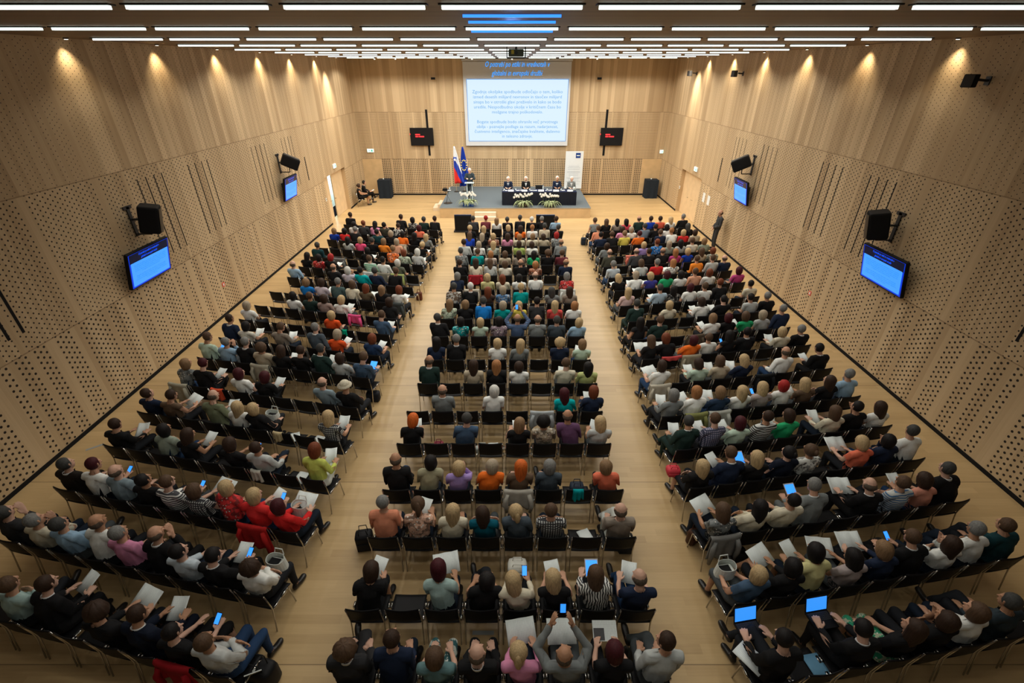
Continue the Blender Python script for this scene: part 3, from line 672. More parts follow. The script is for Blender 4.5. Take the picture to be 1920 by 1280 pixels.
    for i, s in enumerate((-1, 1)):
        A('uparm', sh[i], .058, el[i], .043); A('forearm', el[i], .043, wr[i], .028)
        for a, ra, b, rb in hand_parts(wr[i], hd[i], hn[i], i == 0): A('hand', a, ra, b, rb)
    for s in (-1, 1):
        if st:
            hp, kn, an, toe = (s * .09, 0, .88), (s * .10, .02, .49), (s * .105, -.02, .09), (s * .13, .15, .035)
        elif legs == 'crossed' and s == 1:
            hp, kn, an, toe = (.085, .03, .545), (.03, .43, .63), (-.15, .60, .33), (-.19, .74, .38)
        elif legs == 'extended':
            hp, kn, an, toe = (s * .09, .03, .545), (s * .115, .43, .50), (s * .10, .74, .12), (s * .13, .88, .16)
        else: hp, kn, an, toe = (s * .09, .03, .545), (s * .115, .42, .52), (s * .115, .45, .09), (s * .14, .60, .035)
        A('thigh', hp, .083, kn, .060); A('shin', kn, .060, an, .038)
        hl = Vector(an) + Vector((0, -.035, -.045)); A('foot', hl, .038, toe, (.042, .045, .030)); A('foot', an, .038, hl, .038)
    return S, hc
def build_archetype(key, ratios):
    pose, legs = key
    S, hc = skeleton(pose, legs); bm = bmesh.new()
    for l, a, ra, b, rb in S:
        P = ell_pts(Vector(a), rr3(ra)) + ell_pts(Vector(b), rr3(rb)); V = [bm.verts.new(p) for p in P]
        bmesh.ops.convex_hull(bm, input=V)
    bmesh.ops.delete(bm, geom=[v for v in bm.verts if not v.link_faces], context='VERTS')
    me = bpy.data.meshes.new('tmp'); bm.to_mesh(me); bm.free(); o = bpy.data.objects.new('tmp', me); col.objects.link(o)
    m = o.modifiers.new('r', 'REMESH'); m.mode = 'VOXEL'; m.voxel_size = .0085
    m = o.modifiers.new('s', 'SMOOTH'); m.factor = .5; m.iterations = 3
    dc = o.modifiers.new('d', 'DECIMATE'); out = []
    for target in ratios:
        dc.ratio = 1.0; dc.ratio = target
        bpy.context.view_layer.update(); dg = bpy.context.evaluated_depsgraph_get(); dg.update()
        ev = bpy.data.meshes.new_from_object(o.evaluated_get(dg)); nv, nf = len(ev.vertices), len(ev.polygons)
        co = np.empty(nv * 3, 'f'); ev.vertices.foreach_get('co', co); co = co.reshape(-1, 3).astype('f8')
        tri = []; ev.calc_loop_triangles(); t = np.empty(len(ev.loop_triangles) * 3, 'i'); ev.loop_triangles.foreach_get('vertices', t); tri = t.reshape(-1, 3)
        no = np.zeros_like(co); fn = np.cross(co[tri[:, 1]] - co[tri[:, 0]], co[tri[:, 2]] - co[tri[:, 0]])
        for k in range(3): np.add.at(no, tri[:, k], fn)
        no /= np.linalg.norm(no, axis=1, keepdims=True) + 1e-12
        best = np.full(nv, 1e9); lab = np.zeros(nv, 'i'); par = np.zeros(nv)
        names = ['hip', 'torso', 'neck', 'head', 'uparm', 'forearm', 'hand', 'thigh', 'shin', 'foot']
        for l, a, ra, b, rb in S:
            a, b = np.array(a, float), np.array(b, float); ra, rb = np.array(rr3(ra)), np.array(rr3(rb)); ab = b - a
            tt = np.clip(((co - a) @ ab) / (ab @ ab + 1e-9), 0, 1); c = a + tt[:, None] * ab; r = ra + tt[:, None] * (rb - ra)
            d = (np.linalg.norm((co - c) / r, axis=1) - 1) * r.mean(axis=1)
            k = d < best; best[k] = d[k]; lab[k] = names.index(l); par[k] = tt[k]
        L = {n_: lab == i for i, n_ in enumerate(names)}
        out.append(dict(co=co, no=no, tri=tri, L=L, par=par, hc=np.array(hc), cache={}))
        bpy.data.meshes.remove(ev)
    bpy.data.objects.remove(o); bpy.data.meshes.remove(me)
    return out
LOD = (.22, .075, .03)
ARCH = {}
def arch(pose, legs, lod):
    k = (pose, legs)
    if k not in ARCH: ARCH[k] = build_archetype(k, LOD)
    return ARCH[k][lod]
def region(A, what):
    """sub-mesh of the body a garment covers: vertex indices, faces and offset along the normal"""
    if what in A['cache']: return A['cache'][what]
    L, par, co = A['L'], A['par'], A['co']
    neckok = L['neck'] & (par < .35)
    if what == 'body': m = np.ones(len(co), bool)
    elif what in ('top_long', 'jacket'): m = L['torso'] | (L['hip'] & (co[:, 2] > A['hc'][2] - .66)) | L['uparm'] | (L['forearm'] & (par < .93)) | neckok
    elif what == 'top_short': m = L['torso'] | (L['hip'] & (co[:, 2] > A['hc'][2] - .66)) | (L['uparm'] & (par < .62)) | neckok
    elif what == 'top_sleeveless': m = L['torso'] | (L['hip'] & (co[:, 2] > A['hc'][2] - .66)) | (L['uparm'] & (par < .06))
    elif what == 'trousers': m = L['hip'] | L['thigh'] | (L['shin'] & (par < .96))
    elif what == 'skirt': m = L['hip'] | L['thigh'] | (L['shin'] & (par < .12))
    elif what == 'shoes': m = L['foot']
    f = A['tri'][m[A['tri']].sum(axis=1) >= 2] if what != 'body' else A['tri']
    idx, inv = np.unique(f, return_inverse=True); f = inv.reshape(-1, 3)
    off = {'body': 0, 'top_long': .010, 'jacket': .019, 'top_short': .011, 'top_sleeveless': .008, 'trousers': .011, 'skirt': .016, 'shoes': .008}[what]
    A['cache'][what] = (idx, f, off); return A['cache'][what]
def smooth(x): x = np.clip(x, 0, 1); return x * x * (3 - 2 * x)
def deform(P, o, hc, standing=False):
    """individual build, lean and turn of the head"""
    P = P.copy(); base = .9 if standing else .5
    if o.get('sw', 1) != 1: P[:, 0] *= 1 + (o['sw'] - 1) * smooth((P[:, 2] - base) / .35)
    if o.get('narrow', True) and not standing:
        ax = np.abs(P[:, 0]); P[:, 0] = np.where(ax > .225, np.sign(P[:, 0]) * (.225 + (ax - .225) * .4), P[:, 0])
    if o.get('fat', 0):
        k = np.exp(-((P[:, 2] - base - .25) / .2) ** 2) * o['fat'] * (np.abs(P[:, 0]) < .22); P[:, 0] *= 1 + k; P[:, 1] = (P[:, 1] + .04) * (1 + k) - .04
    yaw, pit = o.get('yaw', 0), o.get('pit', 0)
    if True:
        hs = o.get('hs', 1.13); c = hc - np.array([0, .03, .1]); w = smooth((P[:, 2] - (hc[2] - .17)) / .09) * (np.hypot(P[:, 0] - hc[0], P[:, 1] - hc[1]) < .24)
        Q = (P - c) * (1 + (hs - 1) * w)[:, None]; ya, pa = yaw * w, pit * w
        y, z = Q[:, 1] * np.cos(pa) - Q[:, 2] * np.sin(pa), Q[:, 1] * np.sin(pa) + Q[:, 2] * np.cos(pa)
        x = Q[:, 0] * np.cos(ya) - y * np.sin(ya); y2 = Q[:, 0] * np.sin(ya) + y * np.cos(ya)
        P = np.stack([x, y2, z], 1) + c
    w = smooth((P[:, 2] - base - .05) / .7)
    P[:, 0] += o.get('lx', 0) * w; P[:, 1] += o.get('ly', 0) * w
    P[:, 2] = base - .045 + (P[:, 2] - base + .045) * (1 + (o.get('h', 1) - 1) * (P[:, 2] > base - .045)) if not standing else P[:, 2] * o.get('h', 1)
    return P
TEMPL = {}
def tri_mesh(name, key, P, F, m):
    if key in TEMPL: me = TEMPL[key].copy(); me.name = name
    else:
        me = bpy.data.meshes.new(name); n = len(F)
        me.vertices.add(len(P)); me.loops.add(n * 3); me.polygons.add(n)
        me.loops.foreach_set('vertex_index', F.astype('i').ravel()); me.polygons.foreach_set('loop_start', np.arange(0, n * 3, 3, dtype='i'))
        me.polygons.foreach_set('use_smooth', np.ones(n, bool))
        me.vertices.foreach_set('co', P.astype('f').ravel()); me.update(calc_edges=True); TEMPL[key] = me.copy()
    me.vertices.foreach_set('co', P.astype('f').ravel()); me.update(); me.materials.clear(); me.materials.append(m)
    return me
# hair: closed shells round the skull, sitting back so that the face stays free
def sphere_np(nu, nv):
    P = [(0, 0, 1)]; F = []
    for j in range(1, nv):
        t = math.pi * j / nv
        for i in range(nu): a = 2 * math.pi * i / nu; P.append((math.sin(t) * math.cos(a), math.sin(t) * math.sin(a), math.cos(t)))
    P.append((0, 0, -1)); e = len(P) - 1
    for i in range(nu): F.append((0, 1 + i, 1 + (i + 1) % nu)); F.append((e, e - nu + (i + 1) % nu, e - nu + i))
    for j in range(nv - 2):
        for i in range(nu):
            a, b = 1 + j * nu + i, 1 + j * nu + (i + 1) % nu; c, d = a + nu, b + nu; F += [(a, c, d), (a, d, b)]
    return np.array(P), np.array(F)
SPH = [sphere_np(30, 20), sphere_np(18, 12), sphere_np(12, 8)]
def hair_pts(kind, hc, lod, rnd):
    U, F = SPH[lod]; U = U.copy(); x, y, z = U[:, 0], U[:, 1], U[:, 2]; ph = rnd.uniform(0, 6)
    st = np.sin(np.arctan2(y, x) * 13 + ph + z * 3) * .5 + np.sin(np.arctan2(y, x) * 7 + ph * 2) * .5
    def shell(c, r, rough): return np.stack([c[0] + x * r[0] * (1 + rough * st), c[1] + y * r[1] * (1 + rough * st), c[2] + z * r[2] * (1 + rough * .5 * st)], 1) + hc
    if kind == 'M':      # short cut
        P = shell((0, -.022, .020), (.084, .090, .103), .02)
    elif kind == 'd':    # crown bald, hair round the back and sides
        P = shell((0, -.026, -.008), (.080, .085, .072), .015)
    elif kind == 'C':    # curly
        P = shell((0, -.028, .012), (.112, .110, .122), .08)
    elif kind == 'hat':
        P = shell((0, -.012, .05), (.088, .10, .085), .0); w = np.abs(z + .25) < .22; P[w, 0:2] = hc[:2] + (P[w, 0:2] - hc[:2]) * 1.45; return P, F
    elif kind == 'H':    # headscarf-like volume
        P = shell((0, -.012, .0), (.095, .10, .12), 0)
    else:
        P = shell((0, -.028, .014), (.100, .104, .113), .035)
    if kind in ('S', 'L'):
        low = smooth((-(z) + .1) / .9); L = .07 if kind == 'S' else rnd.uniform(.19, .27)
        P[:, 2] -= low * L * (1 if kind == 'L' else 1); back = np.clip(hc[1] + .03 - P[:, 1], 0, 1)
        front = (U[:, 1] > .25) & (z < .35); P[front, 1] = np.minimum(P[front, 1], hc[1] + .035); P[front, 2] += low[front] * L * .4
        if kind == 'L': P[:, 1] -= low * .035; P[:, 0] *= 1 + .12 * low; P[:, 2] += -.015 * st * low
        else: P[:, 0] *= 1 + .10 * low
    front = (U[:, 1] > .45) & (z < .45) if kind not in ('hat',) else np.zeros(len(U), bool)
    P[front, 1] = np.minimum(P[front, 1], hc[1] + .045)
    if kind == 'P':
        U2, F2 = SPH[min(2, lod + 1)]; bun = U2 * np.array([.04, .045, .06 + .05 * (ph > 3)]) + hc + np.array([0, -.115, .02 - .05 * (ph > 3)])
        F = np.vstack([F, F2 + len(P)]); P = np.vstack([P, bun])
    return P, F

HAIRC = {'bk': ('black', (.012, .010, .010)), 'db': ('dark brown', (.040, .022, .014)), 'br': ('brown', (.095, .055, .032)), 'lb': ('light brown', (.24, .145, .075)),
         'bl': ('blonde', (.50, .36, .19)), 'gb': ('ash blonde', (.38, .31, .22)), 'gr': ('grey', (.20, .20, .19)), 'wh': ('white', (.62, .62, .58)), 'dg': ('dark grey', (.055, .055, .052)),
         'bd': ('thinning', (.10, .075, .055)), 'au': ('auburn', (.17, .045, .018)), 'or': ('bright ginger', (.62, .13, .02)), 'rd': ('red-dyed', (.36, .022, .02)), 'bu': ('burgundy', (.06, .010, .014)), 'gi': ('ginger', (.36, .16, .06)), 'ha': ('straw', (.6, .55, .42))}
TOPC = [('royal blue', (.01, .05, .42)), ('bright blue', (.01, .20, .62)), ('light blue', (.30, .46, .62)), ('pale blue', (.42, .55, .66)), ('blue grey', (.22, .29, .33)), ('grey blue', (.14, .18, .23)), ('slate blue', (.055, .10, .17)),
        ('white blue', (.52, .60, .66)), ('navy white', (.02, .04, .08)), ('white grey', (.52, .54, .53)), ('lilac white', (.62, .58, .66)), ('dark blue', (.02, .045, .11)), ('dark navy', (.008, .012, .025)), ('navy', (.013, .022, .05)), ('dark green', (.015, .035, .03)),
        ('dark olive', (.05, .05, .035)), ('olive grey', (.11, .12, .09)), ('olive beige', (.36, .34, .22)), ('olive brown', (.13, .10, .06)), ('olive', (.15, .17, .10)), ('lime yellow', (.52, .58, .12)), ('lime green', (.42, .55, .16)), ('lime', (.50, .55, .22)),
        ('dark slate', (.03, .045, .055)), ('slate green', (.06, .10, .10)), ('slate', (.06, .08, .10)), ('charcoal', (.03, .03, .032)), ('deep teal', (.0, .085, .13)), ('dark teal', (.01, .05, .06)), ('teal grey', (.12, .22, .23)), ('teal blouse', (.0, .30, .30)), ('pale teal', (.36, .50, .48)), ('teal', (.0, .33, .28)),
        ('turquoise', (.0, .42, .45)), ('pale yellow', (.62, .58, .28)), ('yellow', (.70, .58, .10)), ('mint', (.48, .62, .50)), ('grey green', (.28, .33, .27)), ('pale green', (.5, .6, .45)), ('green', (.02, .36, .14)), ('salmon pink', (.65, .28, .20)), ('salmon', (.68, .26, .15)), ('coral red', (.72, .09, .08)), ('red coral', (.72, .12, .07)), ('coral', (.78, .18, .10)),
        ('peach', (.66, .34, .22)), ('hot pink', (.74, .08, .20)), ('red pink', (.62, .07, .10)), ('pale pink', (.62, .44, .42)), ('pinkish grey', (.40, .34, .33)), ('taupe pink', (.34, .25, .22)), ('pink', (.66, .26, .42)), ('magenta', (.50, .06, .22)), ('rust', (.40, .15, .08)), ('red orange', (.82, .10, .02)), ('pastel orange', (.70, .42, .30)), ('bright orange', (.88, .26, .03)), ('orange', (.85, .17, .02)),
        ('bright red', (.62, .02, .02)), ('red', (.66, .03, .03)), ('maroon', (.15, .03, .04)), ('purple', (.13, .06, .13)), ('lavender', (.36, .26, .58)), ('lilac', (.40, .38, .50)), ('pale lilac', (.55, .48, .54)), ('indigo', (.05, .05, .30)), ('mauve', (.30, .22, .27)),
        ('brown black', (.02, .015, .012)), ('dark brown', (.05, .028, .02)), ('brown', (.13, .085, .055)), ('tan', (.40, .24, .14)), ('taupe', (.26, .22, .18)), ('beige', (.48, .41, .30)), ('cream', (.66, .61, .47)), ('ivory', (.68, .65, .56)), ('dark grey', (.045, .047, .05)), ('light grey', (.42, .44, .43)), ('pale grey', (.48, .51, .50)), ('silver grey', (.45, .46, .45)), ('grey', (.20, .22, .22)),
        ('white', (.82, .84, .80)), ('black', (.010, .010, .011)), ('checked', (.5, .52, .5)), ('zebra', (.6, .6, .56)), ('pale floral', (.45, .5, .42)), ('blue', (.08, .2, .4)), ('pale', (.5, .5, .48))]
def top_colour(t):
    for n_, c in TOPC:
        if t.startswith(n_): return c
    for n_, c in TOPC:
        if n_ in t: return c
    return (.3, .3, .3)
def top_mat(t):
    c = top_colour(t); k = 'cloth ' + ' '.join(t.split()[:-1])
    if 'floral' in t or 'patterned' in t: return patterned(k, 'floral', c, tuple(min(1, x * .35 + .01) for x in c) if sum(c) > .5 else (.45, .45, .42), (.75, .72, .66) if 'white' not in t else (.05, .05, .06))
    if 'striped' in t and 'zebra' not in t: return patterned(k, 'striped', c, (.62, .64, .62) if sum(c) < .9 else (.06, .06, .07))
    if 'check' in t or 'plaid' in t: return patterned(k, 'checked', (.55, .57, .55) if 'black' in t or t.startswith('checked') else c, (.02, .02, .025) if 'black' in t or t.startswith('checked') else (.04, .05, .10))
    if 'zebra' in t: return patterned(k, 'zebra', (.62, .62, .58), (.02, .02, .02))
    return mat(k, c, .85, vscale=14, var=.10)
SKINS = [skin, mat('skin_tan', (.46, .25, .15), .5, vscale=9), mat('skin_pale', (.62, .38, .28), .5, vscale=9)]
LEGM = {'dark': mat('cloth dark trousers', (.016, .018, .022), .85), 'navy': mat('cloth navy trousers', (.012, .020, .035), .85), 'grey': mat('cloth grey trousers', (.07, .08, .085), .85),
        'jeans': mat('cloth jeans', (.02, .05, .12), .85), 'white': mat('cloth white trousers', (.66, .70, .66), .85), 'beige': mat('cloth beige trousers', (.42, .38, .28), .85)}
def hair_mat(code):
    n_, c = HAIRC[code]; k = 'hair ' + n_
    if k in MATS: return MATS[k]
    q = NT(k); f = q.noise(1, mapping=(60, 60, 6), detail=3); q.put(q.b.inputs['Base Color'], q.mix(f, tuple(x * .35 for x in c) + (1,), tuple(min(1, x * 1.6) for x in c) + (1,)))
    q.b.inputs['Roughness'].default_value = .62; q.b.inputs['Specular IOR Level'].default_value = .22; MATS[k] = q.m; return q.m
def garment(t):
    w = t.split()[-1]
    if w in ('suit', 'jacket', 'blazer', 'coat'): return 'jacket'
    if 'sleeveless' in t or w in ('dress',) or 'halter' in t or w == 'vest': return 'top_sleeveless'
    return None
def make_person(loc, rz, hcode, hstyle, top, opt, lod=0, pose='lap', legs='normal', label=None, group=None, as_parts=True):
    rnd = random.Random(hash((round(loc[0], 2), round(loc[1], 2))) & 0xffff); standing = legs == 'stand'
    woman = hstyle in ('L', 'S', 'P') or (hstyle == 'C' and 'blouse' in top) or 'blouse' in top or 'dress' in top
    A = arch(pose, legs, lod); o = dict(opt); o.setdefault('sw', rnd.uniform(.96, 1.02) if woman else rnd.uniform(1.06, 1.12)); o.setdefault('fat', rnd.uniform(.02, .16)); o.setdefault('h', (.97 if woman else 1.03) * rnd.uniform(.98, 1.02))
    g = garment(top) or ('top_long' if (not woman and rnd.random() < .7) or rnd.random() < .35 or 'cardigan' in top or 'sweater' in top else 'top_short')
    if opt.get('sleeve'): g = opt['sleeve']
    items = [('person', 'body', rnd.choice(SKINS), 0)]
    items.append((top.split()[-1] if top.split()[-1] in ('shirt', 'jacket', 'suit', 'blouse', 'blazer', 'cardigan', 'vest', 'coat', 'dress', 'sweater', 'shawl', 'tee') else 'top', g, top_mat(top), 0))
    legc = opt.get('legc') or ('dark' if 'suit' in top or 'black' in top else rnd.choice(['dark', 'dark', 'navy', 'navy', 'grey', 'jeans']))
    lm = opt.get('legmat') or (top_mat(top) if top.split()[-1] in ('suit', 'dress') else LEGM[legc])
    items.append(('skirt' if opt.get('skirt') else 'trousers', 'skirt' if opt.get('skirt') else 'trousers', lm, 0)); items.append(('shoes', 'shoes', shoem, 0))
    hc = A['hc']; root = None; seed = rnd.uniform(0, 50)
    parts = []
    for nm, reg, m, _ in items:
        idx, F, off = region(A, reg); B = A['co'][idx] + A['no'][idx] * off
        if off and lod < 2:
            q = A['co'][idx]; amp = .0045 if reg == 'jacket' else .0035
            B += A['no'][idx] * (amp * (np.sin(q[:, 2] * 38 + np.sin(q[:, 0] * 17 + seed) * 2.2 + seed) + np.sin(q[:, 0] * 45 + q[:, 1] * 31 + seed)))[:, None]
        parts.append((nm, (pose, legs, lod, reg), deform(B, o, hc, standing), F, m))
    if hstyle != 'N':
        kd = 'd' if hcode == 'bd' else hstyle; P, F = hair_pts(kd, hc, lod, rnd)
        parts.append(('hat' if kd == 'hat' else 'hair', ('hair', kd, lod, len(P)), deform(P, o, hc, standing), F, hair_mat(hcode if hcode != 'bd' else opt.get('bdc', 'bd'))))
    if 'suit' in top and lod < 2:
        n_ = 14; ring = []; base = hc + np.array([0, -.055, -.158]); F = []
        for j, (rr_, zz) in enumerate(((.068, -.02), (.062, .022), (.058, .022), (.062, -.02))):
            for i in range(n_): a = 2 * math.pi * i / n_; ring.append(base + np.array([rr_ * math.cos(a), rr_ * math.sin(a), zz - .02 * math.sin(a) * 1.0]))
        for j in range(4):
            for i in range(n_): a, b = j * n_ + i, j * n_ + (i + 1) % n_; c, d = ((j + 1) % 4) * n_ + i, ((j + 1) % 4) * n_ + (i + 1) % n_; F += [(a, b, d), (a, d, c)]
        parts.append(('collar', ('collar',), deform(np.array(ring), o, hc, standing), np.array(F), mat('collar_white', (.68, .70, .70), .8)))
    if opt.get('face'):
        P, F = [], []
        for s in (-1, 1):
            U, f = SPH[2]; F.append(f + len(P) * len(U) if False else f + sum(len(p) for p in P)); P.append(U * np.array([.009, .006, .006]) + hc + np.array([s * .030, .083, .004]))
        parts.append(('eyes', ('eyes',), deform(np.vstack(P), o, hc, standing), np.vstack(F), mat('eye_dark', (.02, .015, .012), .3)))
    if not as_parts: return parts
    for nm, key, P, F, m in parts:
        me = tri_mesh(nm, key, P, F, m); ob = bpy.data.objects.new(nm, me); col.objects.link(ob)
        if root is None: root = ob; ob.location = loc; ob.rotation_euler = (0, 0, rz)
        else: ob.parent = root
    tag(root, label, 'person', group)
    return root

# ---------------------------------------------------------------- chairs
SEATW, PITCH_X = .475, .54
def seat_fn(u, v):
    x = (u - .5) * SEATW; y = -.20 + .42 * v; return (x, y, .452 - .012 * math.sin(math.pi * u) - .022 * max(0, (v - .75) / .25) ** 2)
seat_me = MB().grid(seat_fn, 10, 8, .014).mesh('seat'); seat_me.materials.append(blk)
def back_fn(u, v):
    x = (u - .5) * (SEATW - .01); return (x, -.205 - .05 * v - .028 * math.sin(math.pi * u), .52 + .34 * v)
back_me = MB().grid(back_fn, 12, 6, .013).mesh('backrest'); back_me.materials.append(blk)
fl_me = {}
for s in (-1, 1):
    fl_me[s, 1] = MB().tube([(s * .236, .20, 0), (s * .236, .16, .40), (s * .236, .12, .435)], .0105, 8).mesh('leg')
    fl_me[s, 0] = MB().tube([(s * .236, -.27, 0), (s * .236, -.20, .435), (s * .236, -.205, .52), (s * .236, -.248, .83)], .0105, 8).mesh('leg')
for m_ in fl_me.values(): m_.materials.append(chrome)
fm = MB()
for s in (-1, 1):
    fm.tube([(s * .236, .13, .437), (s * .236, -.20, .437)], .010, 6); fm.box(s * .236 - .012, s * .236 + .028 * s if s > 0 else s * .236 + .012, -.17, -.10, .43, .47) if s > 0 else fm.box(-.264, -.224, -.17, -.10, .43, .47)
    fm.box(s * .25 - .016, s * .25 + .016, .0, .09, .425, .475)
frame_me = fm.tube([(-.236, -.05, .425), (.236, -.05, .425)], .009, 6).mesh('frame'); frame_me.materials.append(chrome)
def make_chair(loc, rz, label, full=True):
    e = empty('stacking_chair', loc, rz); tag(e, label, 'chair', None)
    link('seat', seat_me, e); link('backrest', back_me, e)
    for k in fl_me: link('leg', fl_me[k], e)
    link('frame', frame_me, e)
    return e

